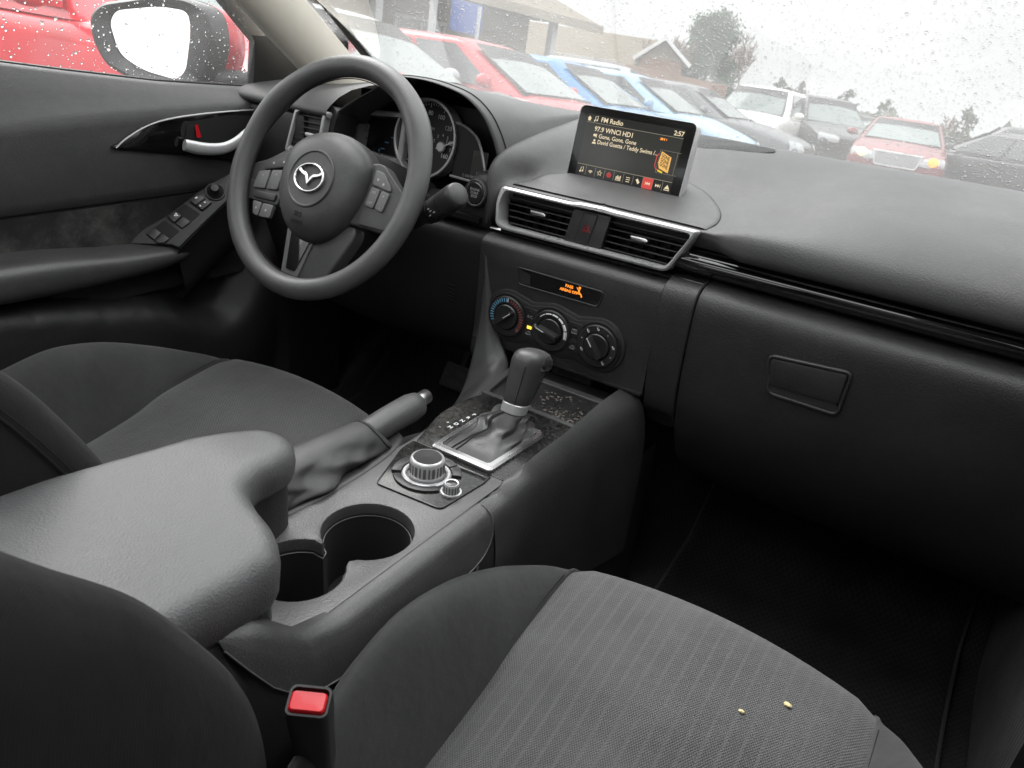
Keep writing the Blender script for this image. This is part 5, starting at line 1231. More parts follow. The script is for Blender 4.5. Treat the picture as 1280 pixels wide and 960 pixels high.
# ================================================================== BODY SHELL: pillar, roof, glass, floor
body = thing('car_body', 'cream lined windscreen pillar and headliner of the car around the cabin', 'car body', (-.66, .3, .75))
A0, A1 = V((-.655, .43, .775)), V((-.63, -.10, 1.155))
bm = BM(); rings = []
for t in [i / 10 for i in range(-1, 12)]:
    c = lerp(A0, A1, t); rear = V((-.035, -.135, -.02)) * lerp(1.05, .72, t); fr = V((.012, .075, .045))
    rings.append([c + V((-.03, .01, .0)), c + V((-.006, .015, .024)), c + V((.006, .008, .010)), c + V((.013, -.012, -.012)), c + V((.009, -.030, -.038)), c + V((-.008, -.044, -.060)), c + V((-.045, -.044, -.064))])
loft(bm, rings); obj('windscreen_pillar', bm, M['cream'], body, sub=1)
bm = BM(); tube(bm, [lerp(A0, A1, t) + V((.000, .026, .036)) for t in (-.1, .3, .6, 1.1)], .008, 8); obj('windscreen_seal', bm, M['rubber'], body)
bm = BM(); rows = []
for y in (-.18, -.40, -.85, -1.2, -1.45):
    rows.append([V((x, y, 1.20 - .045 * (x / .6) ** 2 - .02 * ((y + .8) / 1.2) ** 2)) for x in (-.70, -.42, .42, .74)])
grid(bm, rows)
bm.faces.ensure_lookup_table(); bmesh.ops.delete(bm, geom=[f_ for f_ in bm.faces if abs(f_.calc_center_median().x) < .2 and -.8 < f_.calc_center_median().y < -.42], context='FACES'); obj('headliner', bm, M['cream'], body, solid=.02)  # opening cut in the unseen roof to let in top light
bm = BM(); box(bm, (.76, -1.30, .98), (.05, 1.7, .50)); box(bm, (.76, .30, 1.0), (.05, .12, .4)); box(bm, (.765, -.1, .99), (.05, .72, .40)); obj('side_light_block', bm, M['darker'], body)  # unseen boxes added over the passenger side windows to cut light
bm = BM(); box(bm, (0, -2.05, .40), (1.5, .06, .75)); box(bm, (.79, -1.0, .45), (.05, 2.0, .72)); box(bm, (-.77, -1.55, .5), (.05, 1.1, .85)); obj('rear_bulkhead', bm, M['darker'], body)
bm = BM(); box(bm, (0, .62, .45), (1.5, .03, .62)); box(bm, (.72, .30, .40), (.05, .62, .60)); box(bm, (-.735, .40, .40), (.05, .40, .62)); obj('firewall', bm, M['carpet'], body)
bm = BM(); box(bm, (.75, -.35, .10), (.10, 1.4, .09), bev=.02); obj('door_sill', bm, M['darker'], body)
fl = BM(); grid(fl, [[V((x, y, z)) for y, z in ((-2.0, .08), (-.2, .08), (.20, .085), (.36, .11), (.52, .25), (.61, .45))] for x in (-.75, -.4, -.15, .15, .4, .75)])
fo = obj('cabin_floor', fl, M['carpet'], kind='structure', smooth=True)
for nm, x0, x1, lab in (('m', .215, .66, 'black passenger floor mat in the dark footwell'), ('m', -.60, -.20, 'black driver floor mat below the steering wheel')):
    bm = BM(); rows = []
    for y, z in ((-.12, .085), (.10, .086), (.22, .091), (.36, .118), (.45, .19), (.50, .245)):
        rows.append([V((x, y, z + .006)) for x in (x0 + .0, x0 + .02, (x0 + x1) / 2, x1 - .02, x1)])
    grid(bm, rows); o = obj('floor_mat', bm, M['mat'], solid=.006); tag(o, lab, 'floor mat', 'floor mats')
    for xe in (x0, x1):
        bm = BM(); tube(bm, [V((xe, y, z + .009)) for y, z in ((-.12, .085), (.10, .086), (.22, .091), (.36, .118), (.45, .19), (.50, .245))], .004, 6); obj('mat_binding', bm, M['matedge'], o)
# pedals
pd = thing('brake_pedal', 'dusty brake pedal hanging in the dark driver footwell', 'pedal', (-.33, .42, .3))
bm = BM(); box(bm, (0, 0, 0), (.075, .055, .012), Fr((-.36, .40, .235), (1, 0, 0), (0, .5, .85)), .005); obj('pedal_pad', bm, plastic('dusty_pedal_rubber', .035, .7, 300, .5, dust=.3), pd)
bm = BM(); tube(bm, [V((-.36, .41, .24)), V((-.36, .48, .36)), V((-.36, .52, .48))], .009, 8); obj('pedal_arm', bm, M['dark'], pd)

# ---- windscreen
ws = thing('windscreen', 'rain spotted windscreen spanning the cabin above the dashboard', 'windscreen', (0, .5, .78))
def wsp(u_, t):      # u -1..1 across, t 0 (base) .. 1 (top)
    x = u_ * lerp(.715, .63, t); y = lerp(.70, -.18, t) - .13 * u_ * u_ * lerp(1, .6, t); z = lerp(.735, 1.185, t) - .006 * u_ * u_ + .035 * sin(pi * t)
    return V((x, y, z))
bm = BM(); grid(bm, [[wsp(-1 + i / 10, j / 12) for j in range(13)] for i in range(21)]); obj('glass', bm, M['windglass'], ws, ang=180)
random.seed(5); bm = BM(); nd = 0
while nd < 21000:
    u_, t = random.uniform(-1, 1), random.uniform(0, .72)
    p = wsp(u_, t); d_ = p - CAM; z_ = d_.dot(CF)
    if z_ < .1: continue
    px, py = 640 + FPX * d_.dot(CR) / z_, 480 - FPX * d_.dot(CU) / z_
    if not (-200 < px < 1500 and -250 < py < 420): continue
    e1 = wsp(u_ + .01, t) - p; e2 = wsp(u_, t + .01) - p; n_ = e1.cross(e2).normalized()
    if n_.z < 0: n_ = -n_
    drop(bm, p + n_ * .0012, n_, min(.0024, math.exp(random.gauss(math.log(.00082), .38))), seg=6); nd += 1
obj('raindrops', bm, M['water'], ws, kind='stuff', recalc=False, ang=180)
bm = BM(); tube(bm, [wsp(-1 + i / 10, 0) + V((0, -.004, .002)) for i in range(21)], .008, 6); obj('base_seal', bm, M['rubber'], ws)
wi = thing('windscreen_wiper', 'black wiper lying along the base of the windscreen', 'wiper', (.45, .58, .79))
bm = BM(); w0 = [wsp(u_, .0 + .012 * u_) + V((0, .012, .010)) for u_ in (.18, .3, .45, .6, .75, .9)]; tube(bm, w0, .006, 6); obj('blade', bm, M['rubber'], wi)
bm = BM(); tube(bm, [wsp(.5, .0) + V((0, .02, .014)), wsp(.7, .0) + V((0, .03, .012)), wsp(.92, -.01) + V((0, .04, .01))], .008, 8); obj('arm', bm, M['dark'], wi)
# ================================================================== OUTSIDE: a lot that slopes gently away ahead of the car
TILT = R(-4.1); RX = Matrix.Rotation(TILT, 4, 'X'); ZG = -.24
def E(x, y, z=0): return (RX @ V((x, y, z))) + V((0, 0, ZG))
ECAM = RX.inverted() @ (CAM - V((0, 0, ZG)))
def epos(px, py, r):
    """lot coordinates (x, y, z) of the point r metres (plan distance) away on the line of sight through a pixel"""
    d = RX.to_3x3().inverted() @ ray(px, py); k = r / math.hypot(d.x, d.y); return ECAM + d * k
def GZ(y): return .012 * max(0, y - 10)      # the lot flattens out further away
def place(o, x, y, z=0, head=0):
    z += GZ(y)
    o.matrix_world = Matrix.Translation(E(x, y, z)) @ RX @ Matrix.Rotation(head, 4, 'Z'); return o

M['asphalt'] = plastic('wet_asphalt', .06, .35, 40, .5, mottle=.4, dist=.004)
M['glass'] = simple('car_glass', (.22, .255, .245), .08, spec=.28)  # pale base stands in for sky reflection and the cabin behind
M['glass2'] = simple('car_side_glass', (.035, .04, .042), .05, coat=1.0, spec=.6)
M['tyre'] = simple('tyre_rubber', .012, .8); M['rim'] = simple('alloy', .4, .35, metal=.8)
M['trim'] = simple('car_trim_black', .015, .5)
M['lamp'] = simple('lamp_lens', (.5, .52, .53), .12, coat=1.0)
M['lamplit'] = simple('lit_headlamp', (.6, .5, .3), .2, emit=(1, .80, .42), es=2.6)
M['amberlit'] = simple('lit_amber_lamp', (.6, .3, .05), .2, emit=(1, .36, .03), es=2.8)
M['grillem'] = simple('grille_metal', .42, .3, metal=.7); M['plate'] = simple('plate_white', .6, .5)

gnd = BM(); grid(gnd, [[V((x, y, GZ(y))) for y in (-40, 0, 10, 60, 200, 900)] for x in (-600, -60, 0, 60, 600)])
for v in gnd.verts: v.co = E(*v.co)
g_ = obj('ground', gnd, M['asphalt'], kind='structure', smooth=False)

def make_car(name, label, paint, kind='hatch', group=None, lit=False, grille=False, cat='car', rack=False):
    P = dict(hatch=dict(L=4.2, W=.88, H=1.47, hz=.98, bz=.98, nose=.72, wb=(1.02, .10), rb=(-1.55, -1.95), tail=1.02, fw=1.30, rw=-1.28, wr=.32),
             sedan=dict(L=4.85, W=.92, H=1.46, hz=.98, bz=.98, nose=.74, wb=(1.05, .22), rb=(-.95, -1.62), tail=1.06, fw=1.48, rw=-1.36, wr=.33),
             suv=dict(L=4.7, W=.93, H=1.72, hz=1.12, bz=1.10, nose=.86, wb=(1.00, .28), rb=(-1.85, -2.18), tail=1.12, fw=1.42, rw=-1.36, wr=.36))[kind]
    L_, W, H, hz, bz = P['L'], P['W'], P['H'], P['hz'], P['bz']; f = L_ / 2
    root = thing(name, label, cat, (0, 0, 0), group); OFF[root.name] = V((0, 0, 0))
    # lower body, lofted nose to tail
    st_ = [(f, .80, P['nose'] - .12, .34), (f - .03, .88, P['nose'] - .02, .26), (f - .22, .97, P['nose'] + .06, .20), (f - .6, 1.0, lerp(P['nose'], hz, .62), .20), (P['wb'][0] + .15, 1.0, hz, .2), (P['wb'][0] - .2, 1.0, bz + .01, .2), (-.4, 1.0, bz + .01, .2), (P['rb'][0], 1.0, bz + .02, .2), (-f + .3, .985, P['tail'], .22), (-f + .06, .93, P['tail'] - .05, .28), (-f, .85, P['tail'] - .18, .36)]
    bm = BM(); rings = []
    for y, ws_, zt, zb in st_:
        w = W * ws_; zs = zt - .07
        half = [(w * .90, zb), (w * .985, zb + .10), (w * 1.0, lerp(zb, zs, .45)), (w * .985, lerp(zb, zs, .75)), (w * .965, zs - .03), (w * .92, zs + .02), (w * .72, zt - .005), (w * .35, zt + .012)]
        rings.append([V((a, y, b)) for a, b in half] + [V((0, y, zt + .018))] + [V((-a, y, b)) for a, b in half[::-1]])
    loft(bm, rings, closed=False, cap0=True, cap1=True); obj('body', bm, paint, root, sub=2)
    # greenhouse
    (yf0, yf1), (yr1, yr0) = P['wb'], P['rb']; w0, w1 = W * .93, W * .70
    def side(u_, v_):   # u 0 front .. 1 rear along the glass line, v 0 belt .. 1 roof
        return V((lerp(w0, w1, v_ ** 1.1), lerp(lerp(yf0, yr0, u_), lerp(yf1, yr1, u_), v_), lerp(bz - .01, H - .06, v_)))
    bm = BM(); rings = []
    for v_, ex in ((-.06, 0), (.5, 0), (.93, 0), (1.0, -.0)):
        pts = []
        F_, R_ = lerp(yf0, yf1, v_), lerp(yr0, yr1, v_); w = side(0, max(0, v_)).x; z = lerp(bz - .01, H - .06, v_)
        for a in (1, .5, 0, -.5, -1): pts.append(V((w * a * .90, F_ + .10 * (1 - a * a), z)))
        for t in (.06, .3, .55, .8, .95): pts.append(V((-w, lerp(F_, R_, t), z)))
        for a in (-1, -.5, 0, .5, 1): pts.append(V((w * a * .90, R_ - .06 * (1 - a * a), z)))
        for t in (.95, .8, .55, .3, .06): pts.append(V((w, lerp(F_, R_, t), z)))
        rings.append(pts)
    c = V((0, (yf1 + yr1) / 2, H))
    for s, dz in ((.86, .040), (.5, .055), (.05, .06)): rings.append([V((c.x + (p.x - c.x) * s, c.y + (p.y - c.y) * s, H - .06 + dz)) for p in rings[3]])
    loft(bm, rings, cap1=True); obj('roof', bm, paint, root, sub=1)
    # glass
    def pane(nm, pts, mat_, offv):
        bm = BM(); grid(bm, pts)
        for v in bm.verts: v.co += offv(v.co)
        return obj(nm, bm, mat_, root, ang=180)
    rows = []
    for v_ in (.02, .3, .6, .90):
        z = lerp(bz - .01, H - .06, v_); w = side(0, v_).x; Fy = lerp(yf0, yf1, v_)
        rows.append([V((w * a * .84, Fy + .10 * (1 - (a * .93) ** 2), z)) for a in (-1, -.75, -.4, 0, .4, .75, 1)])
    rows2 = [[V((p.x * 1.055, p.y, p.z + dz_)) for p in r_] for r_, dz_ in zip(rows, (-.035, 0, 0, .03))]
    pane('windscreen_border', rows2, M['trim'], lambda c_: V((0, .012, .012)))
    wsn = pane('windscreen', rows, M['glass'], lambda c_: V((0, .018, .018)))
    rows = []
    for v_ in (.08, .45, .86):
        z = lerp(bz - .01, H - .06, v_); w = side(0, v_).x; Ry = lerp(yr0, yr1, v_)
        rows.append([V((w * a * .84, Ry - .06 * (1 - (a * .93) ** 2), z)) for a in (-1, -.5, 0, .5, 1)])
    pane('rear_window', rows, M['glass2'], lambda c_: V((0, -.018, .012)))
    segs = [(.10, .42), (.455, .76), (.79, .93)] if kind != 'sedan' else [(.12, .50), (.54, .90)]
    for sg in (1, -1):
        for a, b in segs:
            rows = []
            for v_ in (.04, .5, .90):
                row = []
                for k in range(5):
                    u_ = lerp(a, b, k / 4)
                    if a < .2: u_ = lerp(max(a, .02 + .16 * v_ * 0 + .06), b, k / 4)
                    p = side(u_, v_); row.append(V((sg * (p.x + .012), p.y, p.z + .004)))
                rows.append(row)
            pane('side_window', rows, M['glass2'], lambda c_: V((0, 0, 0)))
    # mirrors, wheels, lamps
    for sg in (1, -1):
        bm = BM(); t = BM(); bmesh.ops.create_uvsphere(t, u_segments=14, v_segments=8, radius=1)
        for v in t.verts: v.co = V((sg * (W + .10 + v.co.x * .115), yf0 - .38 + v.co.y * .07 + .03, bz + .06 + v.co.z * .075))
        merge(bm, t); box(bm, (sg * (W + .0), yf0 - .37, bz + .02), (.12, .04, .03)); obj('wing_mirror', bm, paint, root)
        for yw in (P['fw'], P['rw']):
            WFr = Fr((sg * (W - .10), yw, P['wr']), (0, 1, 0), (0, 0, sg)); bm = BM()
            WFr = Fr((sg * (W - .21), yw, P['wr']), (0, sg, 0), (0, 0, 1))
            lathe(bm, [(.60 * P['wr'], .0), (.95 * P['wr'], .0), (P['wr'], .03), (P['wr'], .19), (.94 * P['wr'], .215), (.66 * P['wr'], .22), (.64 * P['wr'], .20)], WFr, 28)
            w_ = obj('wheel', bm, M['tyre'], root)
            bm = BM(); lathe(bm, [(.64 * P['wr'], .20), (.60 * P['wr'], .205), (.55 * P['wr'], .17), (.2 * P['wr'], .19), (.001, .195)], WFr, 20); obj('rim', bm, M['rim'], w_)
            bm = BM(); AF_ = Fr((sg * (W - .002), yw, P['wr']), (0, sg, 0), (0, 0, 1)); q = [( (P['wr'] + .075) * cos(R(a)), (P['wr'] + .075) * sin(R(a)) - .0) for a in range(-15, 196, 15)]; prism(bm, q, AF_, -.10, .010, .004, 1); obj('wheel_arch', bm, M['trim'], root)
        hl = [(.40, .10), (.78, .16), (.90, .10), (.86, -.02), (.46, -.03)]
        bm = BM(); zc = P['nose'] - .09; rows = []
        for a, b in ((.44, .0), (.58, .0), (.72, .0), (.84, .0), (.93, .0)):
            yy = f - .01 - .30 * max(0, (a - .60)) ** 1.3 * 2.2; h0, h1 = zc - .075 + .02 * a, zc + .045 + .09 * a
            rows.append([V((sg * W * a, yy + .035, h0)), V((sg * W * a, yy + .045, (h0 + h1) / 2)), V((sg * W * a, yy - .03, h1))])
        grid(bm, rows); h_ = obj('headlight', bm, M['lamp'], root, sub=1)
        if lit:
            bm = BM(); t = BM(); bmesh.ops.create_uvsphere(t, u_segments=14, v_segments=8, radius=.085)
            for v in t.verts: v.co = V((sg * W * .70 + v.co.x * 1.2, f - .0 + v.co.y * .5, zc + .05 + v.co.z))
            merge(bm, t); obj('lit_bulb', bm, M['amberlit'] if sg < 0 else M['lamplit'], h_)
    bm = BM(); zc = P['nose'] - .12
    gpts = [(-.42, .13), (.42, .13), (.36, -.09), (-.36, -.09)] if grille else [(-.40, .06), (.40, .06), (.36, -.03), (-.36, -.03)]
    GF2 = Fr((0, f + .012, zc), (-1, 0, 0), (0, -.10, .995))
    prism(bm, rpoly([(-a, b) for a, b in gpts], .03, 3), GF2, -.05, .012, .004, 1); gr = obj('grille', bm, M['grillem'] if grille else M['trim'], root)
    if grille:
        bm = BM(); q = rpoly([(-a, b) for a, b in gpts], .03, 3); extrude_ring(bm, off2(q, .028), off2(q, .0), GF2, -.02, .022, .004); box(bm, (0, .15, .0), (.95, .03, .04), GF2, .01); obj('chrome_surround', bm, M['chrome'], gr)
        bm = BM()
        for k in range(7): box(bm, (0, -.07 + k * .03, .013), (.74, .006, .006), GF2)
        for k in range(12): box(bm, (-.36 + k * .065, .02, .013), (.006, .20, .006), GF2)
        obj('grille_bars', bm, M['trim'], gr)
    bm = BM(); prism(bm, rpoly([(-.62, .05), (.62, .05), (.52, -.06), (-.52, -.06)], .03, 3), Fr((0, f - .015, .36), (-1, 0, 0), (0, 0, 1)), -.05, .02, .004, 1); obj('lower_intake', bm, M['trim'], root)
    bm = BM(); tube(bm, [V((-w0 * .7, yf0 + .13, bz + .0)), V((-.05, yf0 + .19, bz + .015))], .012, 5); tube(bm, [V((.0, yf0 + .17, bz + .015)), V((w0 * .7, yf0 + .10, bz + .01))], .012, 5); obj('wiper', bm, M['trim'], root)
    if rack:
        for sg in (1, -1):
            bm = BM(); tube(bm, [V((sg * w1 * .92, lerp(yf1, yr1, t), H + .02 + .03 * min(1, 8 * t * (1 - t)))) for t in (.1, .16, .3, .5, .7, .84, .9)], .014, 6); obj('roof_rail', bm, M['rim'], root)
    return root
red = carpaint('red_paint', (.55, .012, .025)); dred = carpaint('dark_red_paint', (.22, .016, .020)); blue = carpaint('blue_paint', (.022, .20, .50)); lblue = carpaint('pale_blue_paint', (.30, .48, .66))
silver = carpaint('silver_paint', (.50, .52, .54)); white = carpaint('pearl_white_paint', (.80, .79, .75)); black = carpaint('black_paint', (.018, .019, .022)); grey = carpaint('grey_paint', (.10, .105, .11))
def put(o, px, r, head, back=.45):
    """windscreen centre over the ray through px at plan distance r; head = compass heading of the nose, 0 = +y, -90 = +x"""
    p = epos(px, 100, r); h = R(head); place(o, p.x - (-sin(h)) * back, p.y - cos(h) * back, 0, h); return o
ROW = 'cars parked side by side in the lot'
put(make_car('parked_suv', 'bright red SUV beside the driver window behind the door mirror', red, 'suv', ROW), 262, 5.3, -92, .6)
put(make_car('parked_car', 'silver car with a wide pale windscreen between the red SUV and the red hatchback', silver, 'sedan', ROW), 462, 7.2, -90, .6)
put(make_car('parked_car', 'bright red hatchback with red door mirror ahead of the instrument hood', red, 'hatch', ROW), 655, 9.4, -90, .55)
put(make_car('parked_car', 'strong blue hatchback parked next to the bright red hatchback', blue, 'hatch', ROW), 752, 11.6, -90, .55)
put(make_car('parked_car', 'pale blue hatchback behind the display, next to the strong blue one', lblue, 'hatch', ROW), 838, 13.6, -90, .55)
put(make_car('parked_car', 'dark grey car next to the pale blue hatchback', grey, 'sedan', ROW), 905, 15.8, -90, .6)
put(make_car('parked_suv', 'silver SUV with roof rails parked behind the blue hatchbacks', silver, 'suv', ROW, rack=True), 800, 21.5, -75, .6)
put(make_car('parked_suv', 'cream white SUV facing the lane with its side windows showing', white, 'suv', ROW), 955, 20.0, 181, .5)
put(make_car('parked_suv', 'black SUV parked between the white SUV and the red sedan', black, 'suv', ROW), 1052, 21.5, -146, .6)
put(make_car('parked_car', 'grey car next beyond the black SUV', grey, 'hatch', ROW), 1076, 23, -140, .6)
put(make_car('parked_car', 'black car second beyond the black SUV', black, 'hatch', ROW), 1098, 26.0, -140, .6)
put(make_car('parked_car', 'dark red car at the far end of the row beyond the black cars', dred, 'hatch', ROW), 1116, 29, -140, .6)
put(make_car('parked_car', 'pale silver car between the black SUV and the black cars of the far row', silver, 'sedan', ROW), 1070, 25.5, -140, .6)
put(make_car('moving_car', 'dark red sedan with lit headlights and a chrome mesh grille facing us', dred, 'sedan', None, lit=True, grille=True), 1153, 18.9, 186, .6)
put(make_car('parked_car', 'black car at the edge of the view beyond the red sedan', black, 'sedan', ROW), 1288, 19.0, 60, .2)
put(make_car('parked_suv', 'dark grey SUV behind the black car at the edge of the view', grey, 'suv', ROW), 1290, 25.5, 75, .2)

# ---- buildings
M['brick'] = None
def brickmat(name, c1_, c2_, sc_):
    m, t, b = nt(name); tc = N(t, 'ShaderNodeTexCoord'); br = N(t, 'ShaderNodeTexBrick', Scale=sc_); br.inputs['Color1'].default_value = (*c1_, 1); br.inputs['Color2'].default_value = (*c2_, 1); br.inputs['Mortar'].default_value = (.3, .27, .24, 1)
    mp = N(t, 'ShaderNodeMapping'); mp.inputs['Rotation'].default_value = (R(90), 0, 0); L(t, tc.outputs['Object'], mp.inputs[0]); L(t, mp.outputs[0], br.inputs[0]); L(t, br.outputs[0], b.inputs['Base Color']); b.inputs['Roughness'].default_value = .9; return m
M['brick'] = brickmat('orange_brick', (.38, .20, .13), (.33, .17, .11), 4.0); M['stone'] = brickmat('brown_stone', (.32, .26, .20), (.27, .22, .165), 2.5)
M['shingle'] = plastic('roof_shingle', (.21, .175, .13), .9, 12, 1.0, mottle=.3, dist=.02); M['whitetrim'] = simple('white_trim', .75, .6); M['post'] = simple('grey_post', .55, .5); M['siding'] = plastic('tan_siding', (.33, .28, .22), .8, 5, .3, mottle=.15); M['bluesign'] = simple('blue_sign', (.03, .10, .42), .4)
def E_obj(name, bm, mat_, parent=None, **k):
    for v in bm.verts: v.co = E(*v.co)
    return obj(name, bm, mat_, parent, **k)
# long low building: eave from beyond the left edge to its corner
pc_ = epos(735, 30, 31.0); pl_ = epos(470, 40, 24.0)
ux = V((pl_.x - pc_.x, pl_.y - pc_.y, 0)).normalized(); uy = V((ux.y, -ux.x, 0)); uy = uy if uy.y > 0 else -uy
hE = pc_.z; O_ = V((pc_.x, pc_.y, 0)); LB = 34
bd = thing('sales_building', 'long brown stone building with shingled roof and porch posts', 'building', E(pc_.x, pc_.y, 0))
def bp(a, b, z): return O_ + ux * a + uy * b + V((0, 0, z))
def quad(bm, *pts): bm.faces.new([bm.verts.new(p) for p in pts])
bm = BM(); quad(bm, bp(-.2, 3, -2), bp(LB, 3, -2), bp(LB, 3, hE), bp(-.2, 3, hE)); quad(bm, bp(-.2, 3, -2), bp(-.2, 12, -2), bp(-.2, 12, hE + .2), bp(-.2, 3, hE)); E_obj('wall', bm, M['stone'], bd, smooth=False)
bm = BM(); quad(bm, bp(-.5, -.3, hE), bp(LB, -.3, hE), bp(LB, 7.5, hE + 3.2), bp(3.5, 7.5, hE + 3.2)); quad(bm, bp(-.5, -.3, hE), bp(3.5, 7.5, hE + 3.2), bp(-.5, 14, hE)); quad(bm, bp(-.5, -.3, hE - .02), bp(LB, -.3, hE - .02), bp(LB, 3, hE - .02), bp(-.5, 3, hE - .02)); E_obj('roof', bm, M['shingle'], bd, smooth=False, recalc=True)
bm = BM(); 
t = BM(); box(t, (LB / 2 - .3, -.34, hE - .12), (LB + .4, .06, .28)); 
for v in t.verts: v.co = bp(v.co.x, v.co.y, v.co.z)
merge(bm, t); E_obj('gutter', bm, M['siding'], bd, smooth=False)
for a in (1.6, 9.5, 17.5, 25):
    t = BM(); box(t, (a, .3, hE / 2 - 1), (.26, .26, hE + 2), bev=.02)
    for v in t.verts: v.co = bp(v.co.x, v.co.y, v.co.z)
    E_obj('post', t, M['post'], bd)
for a, w_ in ((5.5, 2.2), (12.5, 2.2), (20, 3.0)):
    t = BM(); box(t, (a, 2.95, 1.6), (w_, .08, 1.7))
    for v in t.verts: v.co = bp(v.co.x, v.co.y, v.co.z)
    w__ = E_obj('window', t, M['glass2'], bd, smooth=False)
    t = BM()
    for sx_, sy_, ww, hh in ((0, .88, w_ + .2, .10), (0, -.88, w_ + .2, .10), (w_ / 2, 0, .10, 1.8), (-w_ / 2, 0, .10, 1.8), (0, 0, .06, 1.7)): box(t, (a + sx_, 2.9, 1.6 + sy_), (ww, .10, hh))
    for v in t.verts: v.co = bp(v.co.x, v.co.y, v.co.z)
    E_obj('frame', t, M['whitetrim'], w__, smooth=False)
# blue sign hanging under the eave
p = epos(583, 22, 22.5); t = BM(); SGF = Fr(p, ux, V((0, 0, 1))); prism(t, rrect(1.1, .75, .06, 3), SGF, -.04, .04, .01); sg_ = E_obj('sign', t, M['bluesign']); tag(sg_, 'blue sign panel in front of the long brown building', 'sign')
t = BM(); tube(t, [p + V((.4, 0, .3)), p + V((.4, 0, -4))], .05, 8); E_obj('sign_post', t, M['post'], None).parent = sg_
# white flagpole-like lamp post near the building
p = epos(541, 20, 16.0); t = BM(); tube(t, [V((p.x, p.y, 0)), V((p.x, p.y, 6.5))], .075, 10); lp_ = thing('lamp_post', 'pale grey lamp post standing behind the red hatchback', 'lamp post', E(p.x, p.y, 0)); E_obj('pole', t, M['post'], lp_)
t = BM(); box(t, (p.x, p.y, 6.55), (.7, .3, .14), bev=.03); E_obj('lamp_head', t, M['trim'], lp_)
# gabled house
hs = None
gt = epos(833, 48, 46); 
hx = V((.93, .36, 0)).normalized(); hy = V((-hx.y, hx.x, 0)); ho2 = V((gt.x, gt.y, 0)); wg = 1.55; zr = gt.z; ze = zr - 1.15
hs = thing('gabled_house', 'brick house with white trimmed gable beyond the long building', 'house', E(ho2.x, ho2.y, 0))
def hp_(a, b, z): return ho2 + hx * a + hy * b + V((0, 0, z))
bm = BM(); quad(bm, hp_(-wg + .4, 0, -3), hp_(wg - .4, 0, -3), hp_(wg - .4, 0, ze + .1), hp_(-wg + .4, 0, ze + .1)); quad(bm, hp_(wg - .4, 0, -3), hp_(wg - .4, 10, -3), hp_(wg - .4, 10, ze), hp_(wg - .4, 0, ze)); quad(bm, hp_(-wg + .4, 0, -3), hp_(-wg + .4, 10, -3), hp_(-wg + .4, 10, ze), hp_(-wg + .4, 0, ze)); E_obj('wall', bm, M['brick'], hs, smooth=False)
bm = BM(); bm.faces.new([bm.verts.new(q) for q in (hp_(-wg + .4, .02, ze), hp_(wg - .4, .02, ze), hp_(0, .02, zr - .15))]); E_obj('gable', bm, M['siding'], hs, smooth=False)
bm = BM(); quad(bm, hp_(-wg, -.4, ze - .05), hp_(0, -.4, zr), hp_(0, 10, zr), hp_(-wg, 10, ze - .05)); quad(bm, hp_(wg, -.4, ze - .05), hp_(0, -.4, zr), hp_(0, 10, zr), hp_(wg, 10, ze - .05)); E_obj('roof', bm, M['shingle'], hs, smooth=False)
wl = 9.5   # long wing of the house running behind the sales building
bm = BM(); quad(bm, hp_(-wl, 1.2, ze - .75), hp_(-wg * .2, 1.2, ze - .75), hp_(-wg * .2, 4.5, zr + .15), hp_(-wl, 4.5, zr + .15)); E_obj('wing_roof', bm, M['shingle'], hs, smooth=False)
bm = BM(); quad(bm, hp_(-wl, 1.7, -3), hp_(-wg * .2, 1.7, -3), hp_(-wg * .2, 1.7, ze - .6), hp_(-wl, 1.7, ze - .6)); E_obj('wing_wall', bm, M['siding'], hs, smooth=False)
bm = BM(); tube(bm, [hp_(-wg, -.42, ze - .08), hp_(0, -.42, zr - .03), hp_(wg, -.42, ze - .08)], .14, 4); E_obj('barge_board', bm, M['whitetrim'], hs, smooth=False)
# brick wall along the lot
wq = [epos(742, 72, 40), epos(905, 104, 52)]
bm = BM(); a_, b_ = V((wq[0].x, wq[0].y, 0)), V((wq[1].x, wq[1].y, 0)); n_ = V((b_.y - a_.y, -(b_.x - a_.x), 0)).normalized()
for s in (0, .3): quad(bm, a_ + n_ * s, b_ + n_ * s, b_ + n_ * s + V((0, 0, 2.6)), a_ + n_ * s + V((0, 0, 2.6)))
quad(bm, a_ + V((0, 0, 2.6)), b_ + V((0, 0, 2.6)), b_ + n_ * .3 + V((0, 0, 2.6)), a_ + n_ * .3 + V((0, 0, 2.6)))
bw = E_obj('brick_wall', bm, M['brick'], None, smooth=False); tag(bw, 'low orange brick wall behind the parked cars and below the trees', 'wall')

